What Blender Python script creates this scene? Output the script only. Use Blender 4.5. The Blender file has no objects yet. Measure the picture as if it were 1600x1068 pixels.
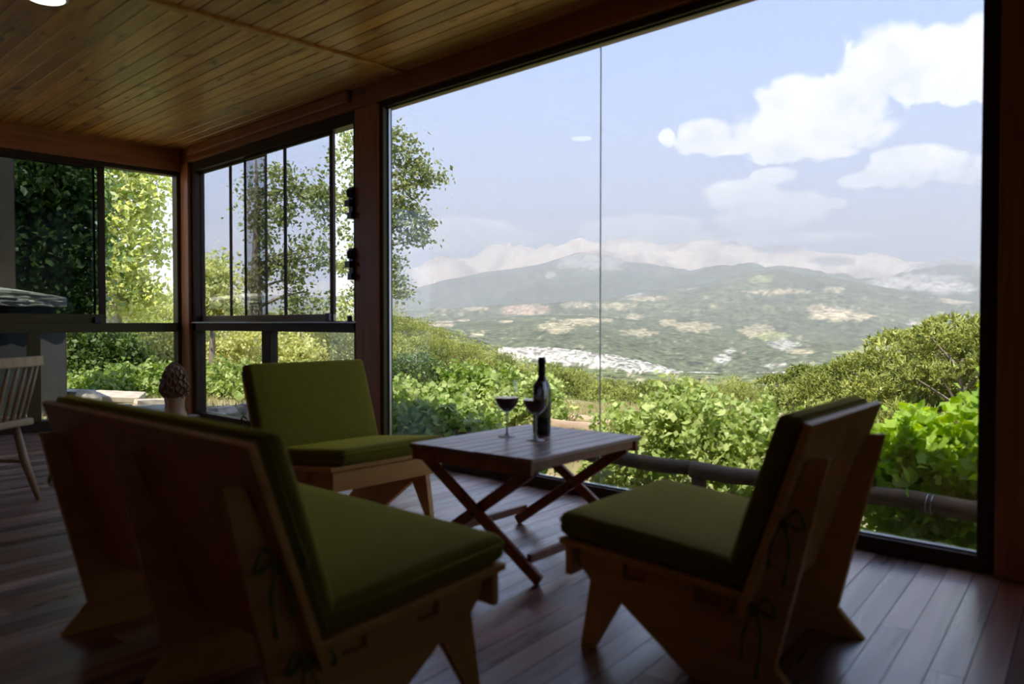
import bpy, bmesh, math, random
import numpy as np
from mathutils import Vector, Matrix, Euler

# ------------------------------------------------------------------ camera, sky, sun
sc = bpy.context.scene
COL = sc.collection
PI = math.pi
EYE = Vector((0.0, 0.0, 0.9))                 # a low seated eye height
HEAD = math.atan2(1287, 1250)                 # heading, clockwise from the +Y wall direction
FW = Vector((math.sin(HEAD), math.cos(HEAD), 0)); RT = Vector((math.cos(HEAD), -math.sin(HEAD), 0))
cam = bpy.data.cameras.new('camera'); camo = bpy.data.objects.new('camera', cam); COL.objects.link(camo)
cam.sensor_width = 36; cam.lens = 36 * 1250 / 1600; cam.clip_start = 0.05; cam.clip_end = 60000
pitch = math.atan2(29, 1250)
fwd = FW * math.cos(pitch) - Vector((0, 0, 1)) * math.sin(pitch)
up = Vector((0, 0, 1)) * math.cos(pitch) + FW * math.sin(pitch)
M = Matrix((RT, up, -fwd)).transposed().to_4x4(); M.translation = EYE
camo.matrix_world = M
cam.dof.use_dof = True; cam.dof.focus_distance = 22.0; cam.dof.aperture_fstop = 2.6
sc.camera = camo
sc.view_settings.view_transform = 'Standard'; sc.view_settings.look = 'None'
sc.view_settings.gamma = 1; sc.view_settings.use_curve_mapping = False
sc.view_settings.exposure = 0.0
cy = sc.cycles
cy.max_bounces = 10; cy.diffuse_bounces = 4; cy.glossy_bounces = 4; cy.transmission_bounces = 8
cy.transparent_max_bounces = 24; cy.volume_bounces = 0
cy.caustics_reflective = False; cy.caustics_refractive = False
cy.use_denoising = True; cy.sample_clamp_indirect = 6

def px_dir(px, py):
    """azimuth (from the heading, + = right) and elevation, both in radians, of a direction"""
    az = math.atan2(px - 800, 1250)
    return az, math.atan((505 - py) / 1250 * math.cos(az))

# --- clouds: (centre x, y, half width, half height), angles measured off the photograph
CLOUDS = [(1385,92,72,44),(1462,88,80,40),(1525,66,42,36),(1345,128,45,28),(1440,140,72,22),(1515,138,60,24),(1240,158,58,34),(1315,172,72,48),
 (1285,205,95,36),(1205,208,62,34),(1100,214,42,24),(1150,232,56,12),(1215,243,56,11),(1312,241,26,9),(1040,218,13,14),
 (1435,262,84,25),(1365,281,58,13),(1420,246,60,18),(1535,264,30,20),(1208,276,34,13),(1152,306,60,24),(1228,326,66,26),(1300,318,20,8),(1178,344,70,22),
 (965,362,62,22),(1045,352,48,14),(1002,350,36,16),(1065,374,60,12),(715,358,92,18),(795,372,62,12),(660,378,80,16),(345,376,46,24),(1240,372,130,8)]
W = bpy.data.worlds.new('sky'); sc.world = W; W.use_nodes = True
nt = W.node_tree; nt.nodes.clear(); N = nt.nodes; L = nt.links
def mth(op, a, b=None, c=None, tree=None):
    t = tree or nt
    n = t.nodes.new('ShaderNodeMath'); n.operation = op
    for i, v in enumerate((a, b, c)):
        if v is None: continue
        if isinstance(v, (int, float)): n.inputs[i].default_value = v
        else: t.links.new(v, n.inputs[i])
    return n.outputs[0]
def vmth(op, a, b):
    n = N.new('ShaderNodeVectorMath'); n.operation = op
    L.new(a, n.inputs[0])
    if isinstance(b, (tuple, Vector)): n.inputs[1].default_value = b
    else: L.new(b, n.inputs[1])
    return n
tc = N.new('ShaderNodeTexCoord'); D = tc.outputs['Generated']
dF = vmth('DOT_PRODUCT', D, tuple(FW)).outputs['Value']; dR = vmth('DOT_PRODUCT', D, tuple(RT)).outputs['Value']
sep = N.new('ShaderNodeSeparateXYZ'); L.new(D, sep.inputs[0]); dz = sep.outputs[2]
az = mth('ARCTAN2', dR, dF); el = mth('ARCSINE', dz)
def noise(scale, detail, rough, src=None, dist=0.0):
    n = N.new('ShaderNodeTexNoise'); n.inputs['Scale'].default_value = scale; n.inputs['Detail'].default_value = detail
    n.inputs['Roughness'].default_value = rough; n.inputs['Distortion'].default_value = dist
    L.new(src or D, n.inputs['Vector']); return n
n1 = noise(9, 7, 0.62); n2 = noise(26, 9, 0.66)
wob = mth('MULTIPLY', mth('SUBTRACT', n1.outputs[0], 0.5), 0.05)
wob2 = mth('MULTIPLY', mth('SUBTRACT', n2.outputs[0], 0.5), 0.022)
azw = mth('ADD', az, wob2); elw = mth('ADD', el, mth('MULTIPLY', wob2, 0.8))
best = None; lit = None
for (x, y, rx, ry) in CLOUDS:
    a0, e0 = px_dir(x, y); ca = math.cos(a0)
    ra = rx / 1250 * ca * ca * 1.15; re = ry / 1250 * ca * 1.15
    u = mth('MULTIPLY', mth('SUBTRACT', azw, a0), 1 / ra); v = mth('MULTIPLY', mth('SUBTRACT', elw, e0), 1 / re)
    v = mth('MAXIMUM', v, mth('MULTIPLY', v, 1.5)) if False else v
    d = mth('SUBTRACT', 1.0, mth('ADD', mth('MULTIPLY', u, u), mth('MULTIPLY', v, v)))
    best = d if best is None else mth('MAXIMUM', best, d)
# scattered clouds of the same sort over the rest of the sky (outside the window's view)
away = mth('MULTIPLY', mth('SUBTRACT', mth('ABSOLUTE', mth('SUBTRACT', az, 0.05)), 0.62), 4.0)
n3 = noise(3.2, 8, 0.6)
gen = mth('ADD', mth('MULTIPLY', mth('SUBTRACT', n3.outputs[0], 0.56), 6.0), mth('MINIMUM', away, 0.0))
best = mth('MAXIMUM', best, gen)
dens = mth('ADD', best, mth('MULTIPLY', mth('SUBTRACT', n2.outputs[0], 0.5), 2.6))
mr = N.new('ShaderNodeMapRange'); mr.interpolation_type = 'SMOOTHSTEP'; L.new(dens, mr.inputs[0])
mr.inputs[1].default_value = -0.10; mr.inputs[2].default_value = 0.50
# lighter cloud tops, greyer undersides
n4 = noise(16, 5, 0.55)
shade = mth('ADD', mth('MULTIPLY', mth('SUBTRACT', n4.outputs[0], 0.5), 0.9), mth('MULTIPLY', n1.outputs[0], 0.5))
cr = N.new('ShaderNodeValToRGB'); L.new(shade, cr.inputs[0])
cr.color_ramp.elements[0].position = 0.12; cr.color_ramp.elements[0].color = (1.7, 1.75, 1.85, 1)
cr.color_ramp.elements[1].position = 0.5; cr.color_ramp.elements[1].color = (2.9, 2.86, 2.8, 1)
sk = N.new('ShaderNodeValToRGB'); L.new(mth('MULTIPLY', el, 1 / 1.2), sk.inputs[0])
E_ = sk.color_ramp.elements
E_[0].position = 0.0; E_[0].color = (1.15, 1.28, 1.45, 1)
E_[1].position = 1.0; E_[1].color = (0.30, 0.48, 0.95, 1)
e = E_.new(0.12); e.color = (0.78, 1.12, 1.76, 1)
e = E_.new(0.30); e.color = (0.48, 0.82, 1.62, 1)
mx = N.new('ShaderNodeMix'); mx.data_type = 'RGBA'; L.new(mr.outputs[0], mx.inputs[0]); L.new(sk.outputs[0], mx.inputs[6]); L.new(cr.outputs[0], mx.inputs[7])
hz = N.new('ShaderNodeMapRange'); L.new(el, hz.inputs[0]); hz.inputs[1].default_value = 0.02; hz.inputs[2].default_value = 0.20
hz.inputs[3].default_value = 0.25; hz.inputs[4].default_value = 0.97
L.new(mth('MULTIPLY', mr.outputs[0], hz.outputs[0]), mx.inputs[0])
bg = N.new('ShaderNodeBackground'); L.new(mx.outputs[2], bg.inputs[0]); bg.inputs[1].default_value = 1.42
wo = N.new('ShaderNodeOutputWorld'); L.new(bg.outputs[0], wo.inputs[0])
W.cycles.sampling_method = 'MANUAL'; W.cycles.sample_map_resolution = 1024

sun = bpy.data.lights.new('sun', 'SUN'); suno = bpy.data.objects.new('sun', sun); COL.objects.link(suno)
sun.energy = 13.0; sun.angle = 0.009; sun.color = (1.0, 0.92, 0.76)
to_sun = Vector((-0.50, -0.22, 1.0)).normalized()
suno.rotation_euler = to_sun.to_track_quat('Z', 'Y').to_euler()

# ------------------------------------------------------------------ materials
def new_mat(name):
    m = bpy.data.materials.new(name); m.use_nodes = True
    return m, m.node_tree, m.node_tree.nodes['Principled BSDF']
def plain(name, col, rough=0.6, metal=0.0, sheen=0.0, spec=0.5, var=0.0, vscale=8.0, trans=0.0):
    m, t, b = new_mat(name)
    b.inputs['Base Color'].default_value = (*col, 1); b.inputs['Roughness'].default_value = rough
    b.inputs['Metallic'].default_value = metal; b.inputs['Sheen Weight'].default_value = sheen
    b.inputs['Specular IOR Level'].default_value = spec
    if sheen: b.inputs['Sheen Roughness'].default_value = 0.4; b.inputs['Sheen Tint'].default_value = (*[min(1, c * 4) for c in col], 1)
    if var:
        tcn = t.nodes.new('ShaderNodeTexCoord'); n = t.nodes.new('ShaderNodeTexNoise'); n.inputs['Scale'].default_value = vscale; n.inputs['Detail'].default_value = 5
        t.links.new(tcn.outputs['Object'], n.inputs['Vector'])
        r = t.nodes.new('ShaderNodeValToRGB'); t.links.new(n.outputs[0], r.inputs[0])
        r.color_ramp.elements[0].position = 0.3; r.color_ramp.elements[0].color = (*[c * (1 - var) for c in col], 1)
        r.color_ramp.elements[1].position = 0.7; r.color_ramp.elements[1].color = (*[min(1, c * (1 + var)) for c in col], 1)
        t.links.new(r.outputs[0], b.inputs['Base Color'])
        bp = t.nodes.new('ShaderNodeBump'); bp.inputs['Strength'].default_value = 0.3; bp.inputs['Distance'].default_value = 0.004
        t.links.new(n.outputs[0], bp.inputs['Height']); t.links.new(bp.outputs[0], b.inputs['Normal'])
    return m
def wood(name, c0, c1, axis=0, rough=0.5, scale=1.0, knots=False, spec=0.5, coat=0.0, rvar=0.0, grey=None, pervar=0.25):
    """grain stretched along an object axis, a tone per object"""
    m, t, b = new_mat(name); Nn = t.nodes; Ln = t.links
    tcn = Nn.new('ShaderNodeTexCoord'); oi = Nn.new('ShaderNodeObjectInfo')
    mp = Nn.new('ShaderNodeMapping'); s = [14 * scale] * 3; s[axis] = 1.1 * scale
    mp.inputs['Scale'].default_value = s
    off = Nn.new('ShaderNodeVectorMath'); off.operation = 'MULTIPLY_ADD'
    cmb = Nn.new('ShaderNodeCombineXYZ')
    for k in range(3): Ln.new(oi.outputs['Random'], cmb.inputs[k])
    Ln.new(cmb.outputs[0], off.inputs[0]); off.inputs[1].default_value = (37, 53, 71); Ln.new(tcn.outputs['Object'], off.inputs[2])
    Ln.new(off.outputs[0], mp.inputs[0])
    n = Nn.new('ShaderNodeTexNoise'); n.inputs['Scale'].default_value = 1.6; n.inputs['Detail'].default_value = 7; n.inputs['Roughness'].default_value = 0.62; n.inputs['Distortion'].default_value = 0.6
    Ln.new(mp.outputs[0], n.inputs['Vector'])
    r = Nn.new('ShaderNodeValToRGB'); Ln.new(n.outputs[0], r.inputs[0])
    r.color_ramp.elements[0].position = 0.32; r.color_ramp.elements[0].color = (*c0, 1)
    r.color_ramp.elements[1].position = 0.68; r.color_ramp.elements[1].color = (*c1, 1)
    colr = r.outputs[0]
    if knots:
        mk = Nn.new('ShaderNodeMapping'); sk_ = [9.0] * 3; sk_[axis] = 3.4; mk.inputs['Scale'].default_value = sk_
        Ln.new(off.outputs[0], mk.inputs[0])
        vo = Nn.new('ShaderNodeTexNoise'); vo.inputs['Scale'].default_value = 1.0; vo.inputs['Detail'].default_value = 2
        Ln.new(mk.outputs[0], vo.inputs['Vector'])
        kr = Nn.new('ShaderNodeValToRGB'); Ln.new(vo.outputs[0], kr.inputs[0])
        kr.color_ramp.elements[0].position = 0.64; kr.color_ramp.elements[0].color = (1, 1, 1, 1)
        kr.color_ramp.elements[1].position = 0.74; kr.color_ramp.elements[1].color = (0.35, 0.22, 0.12, 1)
        km = Nn.new('ShaderNodeMix'); km.data_type = 'RGBA'; km.blend_type = 'MULTIPLY'; km.inputs[0].default_value = 1
        Ln.new(colr, km.inputs[6]); Ln.new(kr.outputs[0], km.inputs[7]); colr = km.outputs[2]
    if grey:
        gn = Nn.new('ShaderNodeTexNoise'); gn.inputs['Scale'].default_value = 0.35; gn.inputs['Detail'].default_value = 5
        Ln.new(mp.outputs[0], gn.inputs['Vector'])
        gr = Nn.new('ShaderNodeMapRange'); Ln.new(gn.outputs[0], gr.inputs[0]); gr.inputs[1].default_value = 0.42; gr.inputs[2].default_value = 0.62
        gm = Nn.new('ShaderNodeMix'); gm.data_type = 'RGBA'; Ln.new(gr.outputs[0], gm.inputs[0]); Ln.new(colr, gm.inputs[6]); gm.inputs[7].default_value = (*grey, 1)
        colr = gm.outputs[2]
    hv = Nn.new('ShaderNodeHueSaturation'); Ln.new(colr, hv.inputs['Color'])
    vr = Nn.new('ShaderNodeMapRange'); Ln.new(oi.outputs['Random'], vr.inputs[0]); vr.inputs[3].default_value = 1 - pervar; vr.inputs[4].default_value = 1 + pervar
    Ln.new(vr.outputs[0], hv.inputs['Value']); Ln.new(hv.outputs[0], b.inputs['Base Color'])
    b.inputs['Roughness'].default_value = rough; b.inputs['Specular IOR Level'].default_value = spec
    b.inputs['Coat Weight'].default_value = coat; b.inputs['Coat Roughness'].default_value = 0.25
    if rvar:
        rr = Nn.new('ShaderNodeMapRange'); Ln.new(n.outputs[0], rr.inputs[0]); rr.inputs[1].default_value = 0.3; rr.inputs[2].default_value = 0.7
        rr.inputs[3].default_value = rough - rvar; rr.inputs[4].default_value = rough + rvar; Ln.new(rr.outputs[0], b.inputs['Roughness'])
    bp = Nn.new('ShaderNodeBump'); bp.inputs['Strength'].default_value = 0.25; bp.inputs['Distance'].default_value = 0.002
    Ln.new(n.outputs[0], bp.inputs['Height']); Ln.new(bp.outputs[0], b.inputs['Normal'])
    return m
def leafmat(name, c0, c1, trans=0.45, rough=0.45, spec=0.35):
    m, t, b = new_mat(name); Nn = t.nodes; Ln = t.links
    at = Nn.new('ShaderNodeAttribute'); at.attribute_name = 'tone'
    oi = Nn.new('ShaderNodeObjectInfo')
    s = mth('ADD', mth('MULTIPLY', at.outputs['Fac'], 0.62, tree=t), mth('MULTIPLY', oi.outputs['Random'], 0.38, tree=t), tree=t)
    r = Nn.new('ShaderNodeValToRGB'); Ln.new(s, r.inputs[0])
    r.color_ramp.elements[0].color = (*c0, 1); r.color_ramp.elements[1].color = (*c1, 1)
    Ln.new(r.outputs[0], b.inputs['Base Color']); b.inputs['Roughness'].default_value = rough; b.inputs['Specular IOR Level'].default_value = spec
    tr = Nn.new('ShaderNodeBsdfTranslucent')
    hv = Nn.new('ShaderNodeHueSaturation'); hv.inputs['Hue'].default_value = 0.48; hv.inputs['Saturation'].default_value = 1.25; hv.inputs['Value'].default_value = 1.25; Ln.new(r.outputs[0], hv.inputs['Color'])
    Ln.new(hv.outputs[0], tr.inputs[0])
    mxs = Nn.new('ShaderNodeMixShader'); mxs.inputs[0].default_value = trans
    Ln.new(b.outputs[0], mxs.inputs[1]); Ln.new(tr.outputs[0], mxs.inputs[2]); Ln.new(mxs.outputs[0], Nn['Material Output'].inputs[0])
    return m
def glassmat(name, tint, refl=1.0):
    m, t, b = new_mat(name); Nn = t.nodes; Ln = t.links; Nn.remove(b)
    tr = Nn.new('ShaderNodeBsdfTransparent'); tr.inputs[0].default_value = (*tint, 1)
    gl = Nn.new('ShaderNodeBsdfGlossy'); gl.inputs['Roughness'].default_value = 0.0; gl.inputs['Color'].default_value = (refl, refl, refl, 1)
    lw = Nn.new('ShaderNodeLayerWeight'); lw.inputs['Blend'].default_value = 0.5
    fr = mth('MULTIPLY_ADD', mth('POWER', lw.outputs['Facing'], 5.0, tree=t), 0.7, 0.04 * refl, tree=t)   # Schlick, the same from both sides of the sheet
    mxs = Nn.new('ShaderNodeMixShader'); Ln.new(fr, mxs.inputs[0]); Ln.new(tr.outputs[0], mxs.inputs[1]); Ln.new(gl.outputs[0], mxs.inputs[2])
    Ln.new(mxs.outputs[0], Nn['Material Output'].inputs[0]); return m

MAT = dict(
 pine_ceiling=wood('ceiling pine', (0.42, 0.165, 0.028), (0.72, 0.37, 0.075), 1, 0.42, knots=True, coat=0.15, pervar=0.25),
 beam=wood('beam pine', (0.28, 0.085, 0.018), (0.42, 0.15, 0.035), 1, 0.45, knots=True),
 beam_z=wood('post pine', (0.28, 0.085, 0.018), (0.42, 0.15, 0.035), 2, 0.45),
 beam_x=wood('beam pine cross', (0.28, 0.085, 0.018), (0.42, 0.15, 0.035), 0, 0.45),
 floor=wood('floor boards', (0.075, 0.018, 0.009), (0.36, 0.13, 0.08), 0, 0.34, scale=0.8, grey=(0.50, 0.33, 0.27), rvar=0.12, pervar=0.55, coat=0.6, spec=0.7),  # grey patches and lighter boards partly paint in broken sky reflections
 chair=wood('chair plywood', (0.60, 0.27, 0.045), (0.76, 0.40, 0.10), 1, 0.45, scale=0.5, pervar=0.04),
 chair_edge=wood('chair seat board', (0.60, 0.27, 0.05), (0.74, 0.38, 0.09), 0, 0.45, scale=0.5, pervar=0.04),
 table=wood('table wood', (0.14, 0.035, 0.012), (0.34, 0.13, 0.06), 0, 0.36, grey=(0.30, 0.20, 0.17), coat=0.3, pervar=0.2),
 table_leg=wood('table leg wood', (0.22, 0.055, 0.014), (0.38, 0.12, 0.035), 2, 0.4, pervar=0.05),
 light_wood=wood('pale beech', (0.40, 0.26, 0.12), (0.55, 0.38, 0.2), 2, 0.45, pervar=0.05),
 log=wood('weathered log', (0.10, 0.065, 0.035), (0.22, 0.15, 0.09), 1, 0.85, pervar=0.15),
 log_sunlit=wood('sunlit log', (0.34, 0.24, 0.17), (0.56, 0.44, 0.33), 1, 0.85, pervar=0.15),  # lit copy of the log wood, sunlight put into its paler colour
 bark=plain('bark', (0.22, 0.18, 0.13), 0.9, var=0.4, vscale=12),
 bark_pale=plain('pale bark', (0.42, 0.38, 0.31), 0.9, var=0.3, vscale=10),
 cane=plain('vine cane', (0.30, 0.19, 0.10), 0.8, var=0.3),
 velvet=plain('olive velvet', (0.18, 0.15, 0.010), 0.85, sheen=0.55, spec=0.15, var=0.06, vscale=30),
 ribbon=plain('green ribbon', (0.14, 0.14, 0.015), 0.8, sheen=0.3),
 alu=plain('dark frame', (0.045, 0.024, 0.010), 0.5, 0.0, spec=0.2),
 olive_alu=plain('bronze frame', (0.09, 0.07, 0.015), 0.45, 0.0, spec=0.25),
 sill=plain('brown sill', (0.20, 0.13, 0.09), 0.3, 0.2),
 steel=plain('sill strip', (0.55, 0.56, 0.58), 0.3, 0.9),
 joint=plain('grey silicone', (0.45, 0.46, 0.46), 0.5),
 black=plain('black latch', (0.012, 0.012, 0.012), 0.35),
 plaster=plain('dark plaster', (0.20, 0.15, 0.11), 0.9, var=0.1),
 roof=plain('roof sheet', (0.22, 0.12, 0.08), 0.8, var=0.2),
 concrete=plain('grey plaster', (0.07, 0.07, 0.068), 0.9, var=0.15, vscale=5),
 chimney=plain('brown render', (0.15, 0.115, 0.08), 0.9, var=0.15, vscale=5),
 stone=plain('pale stone', (0.50, 0.44, 0.36), 0.9, var=0.3, vscale=9),
 stone_slab=plain('shaggy stone', (0.80, 0.75, 0.62), 0.95, var=0.35, vscale=14),
 morel_cap=plain('carved dark cap', (0.17, 0.075, 0.022), 0.45, var=0.3, vscale=20),
 morel_stem=wood('carved stem', (0.30, 0.13, 0.05), (0.44, 0.22, 0.10), 2, 0.45, pervar=0),
 bottle=plain('dark bottle glass', (0.006, 0.008, 0.006), 0.08, spec=0.8),
 capsule=plain('capsule', (0.012, 0.012, 0.010), 0.35),
 label=plain('bottle label', (0.11, 0.085, 0.035), 0.55, var=0.35, vscale=25),
 wine=plain('red wine', (0.020, 0.0015, 0.002), 0.05, spec=0.6),
 pane=glassmat('tinted pane', (0.76, 0.762, 0.765)),
 pane2=glassmat('tinted sash pane', (0.72, 0.73, 0.75)),
 pane_dark=glassmat('dark pane', (0.5, 0.54, 0.55), 0.25), pane_dim=glassmat('fill window pane', (0.31, 0.31, 0.31)), pane_low=glassmat('matt pane', (0.70, 0.71, 0.72), 0.25),  # the dim pane holds down the light of the added window
 clear=glassmat('clear glass', (0.97, 0.97, 0.97), 1.6),
 vine=leafmat('vine leaf', (0.13, 0.25, 0.03), (0.62, 0.70, 0.30), 0.40),
 vine_bright=leafmat('sunny vine leaf', (0.16, 0.32, 0.03), (0.48, 0.66, 0.12), 0.5),
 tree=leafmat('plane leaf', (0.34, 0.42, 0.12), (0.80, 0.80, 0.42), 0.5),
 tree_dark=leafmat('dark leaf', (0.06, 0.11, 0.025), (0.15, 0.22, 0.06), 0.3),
 poplar=leafmat('poplar leaf', (0.11, 0.15, 0.045), (0.38, 0.42, 0.17), 0.35),
 shrub=leafmat('shrub leaf', (0.34, 0.38, 0.13), (0.66, 0.66, 0.32), 0.35),
 pine=leafmat('pine needles', (0.12, 0.16, 0.03), (0.60, 0.62, 0.17), 0.2),
 grass=leafmat('dry grass', (0.34, 0.33, 0.13), (0.52, 0.48, 0.24), 0.3),
)
lm, lt_, lb = new_mat('lamp diffuser'); lb.inputs['Emission Color'].default_value = (1, 0.97, 0.92, 1); lb.inputs['Emission Strength'].default_value = 3.0; MAT['lamp'] = lm
MAT['white'] = plain('white metal', (0.8, 0.8, 0.78), 0.4)

# ------------------------------------------------------------------ helpers
def link(name, me, mat=None, parent=None, smooth=False):
    o = bpy.data.objects.new(name, me); COL.objects.link(o)
    if mat: me.materials.append(MAT[mat] if isinstance(mat, str) else mat)
    if parent: o.parent = parent
    if smooth: me.shade_smooth()
    return o
def tag(o, label=None, cat=None, group=None, kind=None):
    if label: o['label'] = label
    if cat: o['category'] = cat
    if group: o['group'] = group
    if kind: o['kind'] = kind
    return o
def empty(name, loc=(0, 0, 0), rz=0.0, parent=None):
    o = bpy.data.objects.new(name, None); COL.objects.link(o); o.location = loc; o.rotation_euler = (0, 0, rz); o.empty_display_size = 0.1
    if parent: o.parent = parent
    return o
class MB:
    def __init__(s): s.v = []; s.f = []
    def add(s, v, f):
        n = len(s.v); s.v += [tuple(p) for p in v]; s.f += [tuple(i + n for i in q) for q in f]; return s
    def box(s, x0, x1, y0, y1, z0, z1):
        return s.add([(x0,y0,z0),(x1,y0,z0),(x1,y1,z0),(x0,y1,z0),(x0,y0,z1),(x1,y0,z1),(x1,y1,z1),(x0,y1,z1)],
                     [(3,2,1,0),(4,5,6,7),(0,1,5,4),(1,2,6,5),(2,3,7,6),(3,0,4,7)])
    def prism(s, poly, axis, a, b):
        """2-D polygon (counter-clockwise) extruded along an axis; axis 0: poly is (y,z); 1: (x,z); 2: (x,y)"""
        def P(p, w): return {0: (w, p[0], p[1]), 1: (p[0], w, p[1]), 2: (p[0], p[1], w)}[axis]
        n = len(poly); v = [P(p, a) for p in poly] + [P(p, b) for p in poly]
        return s.add(v, [tuple(range(n))[::-1], tuple(range(n, 2 * n))] + [(i, (i + 1) % n, n + (i + 1) % n, n + i) for i in range(n)])
    def bar(s, p, q, w, h, upv=(0, 0, 1)):
        p = Vector(p); q = Vector(q); d = (q - p).normalized(); sd = d.cross(Vector(upv)).normalized() * w / 2; u = sd.normalized().cross(d) * h / 2
        v = [p - sd - u, p + sd - u, p + sd + u, p - sd + u, q - sd - u, q + sd - u, q + sd + u, q - sd + u]
        return s.add(v, [(3,2,1,0),(4,5,6,7),(0,1,5,4),(1,2,6,5),(2,3,7,6),(3,0,4,7)])
    def tube(s, pts, rad, k=6):
        pts = [Vector(p) for p in pts]; n = len(pts); rad = rad if hasattr(rad, '__len__') else [rad] * n
        v = []; a = Vector((0.3, 0.2, 1)).normalized()
        for i, p in enumerate(pts):
            d = (pts[min(i + 1, n - 1)] - pts[max(i - 1, 0)]).normalized()
            if abs(d.dot(a)) > 0.95: a = Vector((1, 0.1, 0))
            x = d.cross(a).normalized(); y = d.cross(x)
            v += [p + (x * math.cos(2 * PI * j / k) + y * math.sin(2 * PI * j / k)) * rad[i] for j in range(k)]
        f = [(i * k + j, i * k + (j + 1) % k, (i + 1) * k + (j + 1) % k, (i + 1) * k + j) for i in range(n - 1) for j in range(k)]
        f += [tuple(range(k))[::-1], tuple(range((n - 1) * k, n * k))]
        return s.add(v, f)
    def lathe(s, prof, k=32, c=(0, 0, 0), cap=True):
        v = [(c[0] + r * math.cos(2 * PI * j / k), c[1] + r * math.sin(2 * PI * j / k), c[2] + z) for r, z in prof for j in range(k)]
        n = len(prof)
        f = [(i * k + j, i * k + (j + 1) % k, (i + 1) * k + (j + 1) % k, (i + 1) * k + j) for i in range(n - 1) for j in range(k)]
        if cap: f += [tuple(range(k))[::-1], tuple(range((n - 1) * k, n * k))]
        return s.add(v, f)
    def build(s, name, mat=None, parent=None, smooth=False, bevel=0.0, seg=2):
        me = bpy.data.meshes.new(name); me.from_pydata([tuple(p) for p in s.v], [], s.f)
        bm = bmesh.new(); bm.from_mesh(me); bmesh.ops.recalc_face_normals(bm, faces=bm.faces)
        if bevel: bmesh.ops.bevel(bm, geom=[e for e in bm.edges if e.calc_face_angle(0) > 0.6], offset=bevel, segments=seg, profile=0.5, affect='EDGES')
        bm.to_mesh(me); bm.free()
        o = link(name, me, mat, parent)
        if smooth: me.shade_smooth()
        elif bevel: me.set_sharp_from_angle(angle=0.7) if False else None
        return o
def raw_mesh(name, V, F, k):
    """big mesh from numpy arrays: V (n,3), F (m,k)"""
    me = bpy.data.meshes.new(name); V = np.asarray(V, np.float32); F = np.asarray(F, np.int32)
    me.vertices.add(len(V)); me.vertices.foreach_set('co', V.ravel())
    me.loops.add(F.size); me.loops.foreach_set('vertex_index', F.ravel())
    me.polygons.add(len(F)); me.polygons.foreach_set('loop_start', np.arange(0, F.size, k, dtype=np.int32))
    me.update(calc_edges=True); return me
def cushion(name, w, l, t, parent, mat='velvet', r=0.024, puff=0.006):
    """rounded upholstery pad centred on the origin: w along x, l along y, t along z"""
    bm = bmesh.new(); bmesh.ops.create_cube(bm, size=1.0)
    for v in bm.verts: v.co = Vector((v.co.x * w, v.co.y * l, v.co.z * t))
    bmesh.ops.bevel(bm, geom=list(bm.edges), offset=min(r, t * 0.46), segments=4, profile=0.5, affect='EDGES')
    bmesh.ops.subdivide_edges(bm, edges=[e for e in bm.edges if e.calc_length() > 0.15], cuts=7, use_grid_fill=True)
    for v in bm.verts:
        a = max(0, 1 - (2 * v.co.x / w) ** 2) ** 0.5; b = max(0, 1 - (2 * v.co.y / l) ** 2) ** 0.5
        if abs(v.co.z) > t * 0.3: v.co.z += math.copysign(puff * a * b, v.co.z)
        else:
            v.co.x += 0 
    me = bpy.data.meshes.new(name); bm.to_mesh(me); bm.free()
    o = link(name, me, mat, parent, True)
    a, b, q = w / 2, l / 2, r * 0.8
    loop = []
    for cx, cy_, a0 in ((a - q, b - q, 0), (-a + q, b - q, PI / 2), (-a + q, -b + q, PI), (a - q, -b + q, 1.5 * PI)):
        loop += [(cx + q * math.cos(a0 + s), cy_ + q * math.sin(a0 + s), t * 0.16) for s in np.linspace(0, PI / 2, 5)]
    MB().tube(loop + [loop[0]], 0.0035, 6).build('piping', mat, o, smooth=True)
    return o
rng = np.random.default_rng(7); R = random.Random(11)

# ------------------------------------------------------------------ room shell
XW, YW, H = 3.27, 7.44, 2.50       # window wall, far wall, ceiling height
X0, Y0 = -3.4, -2.6
# floor: dark reddish boards laid slightly askew to the walls, each board a part
fl = tag(MB().box(X0, XW + 0.05, Y0, YW + 0.06, -0.12, -0.012).build('floor', 'plaster'), kind='structure')
ang = math.radians(8.1); ux = Vector((math.cos(ang), math.sin(ang))); uy = Vector((-math.sin(ang), math.cos(ang)))
def clip(poly, x0, x1, y0, y1):
    for ax, lim, sg in ((0, x0, 1), (0, x1, -1), (1, y0, 1), (1, y1, -1)):
        out = []
        for i in range(len(poly)):
            a, b = poly[i], poly[(i + 1) % len(poly)]; da = (a[ax] - lim) * sg; db = (b[ax] - lim) * sg
            if da >= 0: out.append(a)
            if (da >= 0) != (db >= 0):
                t = da / (da - db); out.append((a[0] + (b[0] - a[0]) * t, a[1] + (b[1] - a[1]) * t))
        poly = out
        if not poly: return []
    return poly
BW = 0.0845; boards = []
for row in range(-45, 110):
    c = row * BW; s0 = -6 + R.random() * 1.6
    while s0 < 7:
        ln = R.choice((0.9, 1.2, 1.6, 2.0, 2.3)); s1 = s0 + ln
        q = [ux * a + uy * b for a, b in ((s0, c + 0.0012), (s1 - 0.002, c + 0.0012), (s1 - 0.002, c + BW - 0.0012), (s0, c + BW - 0.0012))]
        p = clip([(v.x, v.y) for v in q], X0, XW - 0.01, Y0, YW - 0.01)
        if len(p) >= 3:
            xs = [a for a, b in p]; ys = [b for a, b in p]
            cx, cy_ = sum(xs) / len(xs), sum(ys) / len(ys)
            az_ = math.atan2(cx * RT.x + cy_ * RT.y, cx * FW.x + cy_ * FW.y)
            boards.append((cx, cy_, p, abs(az_) < 0.75 and (cx * FW.x + cy_ * FW.y) > 1.1))
        s0 = s1
seen = [b for b in boards if b[3]]
seen.sort(key=lambda b: b[0] ** 2 + b[1] ** 2)
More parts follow.
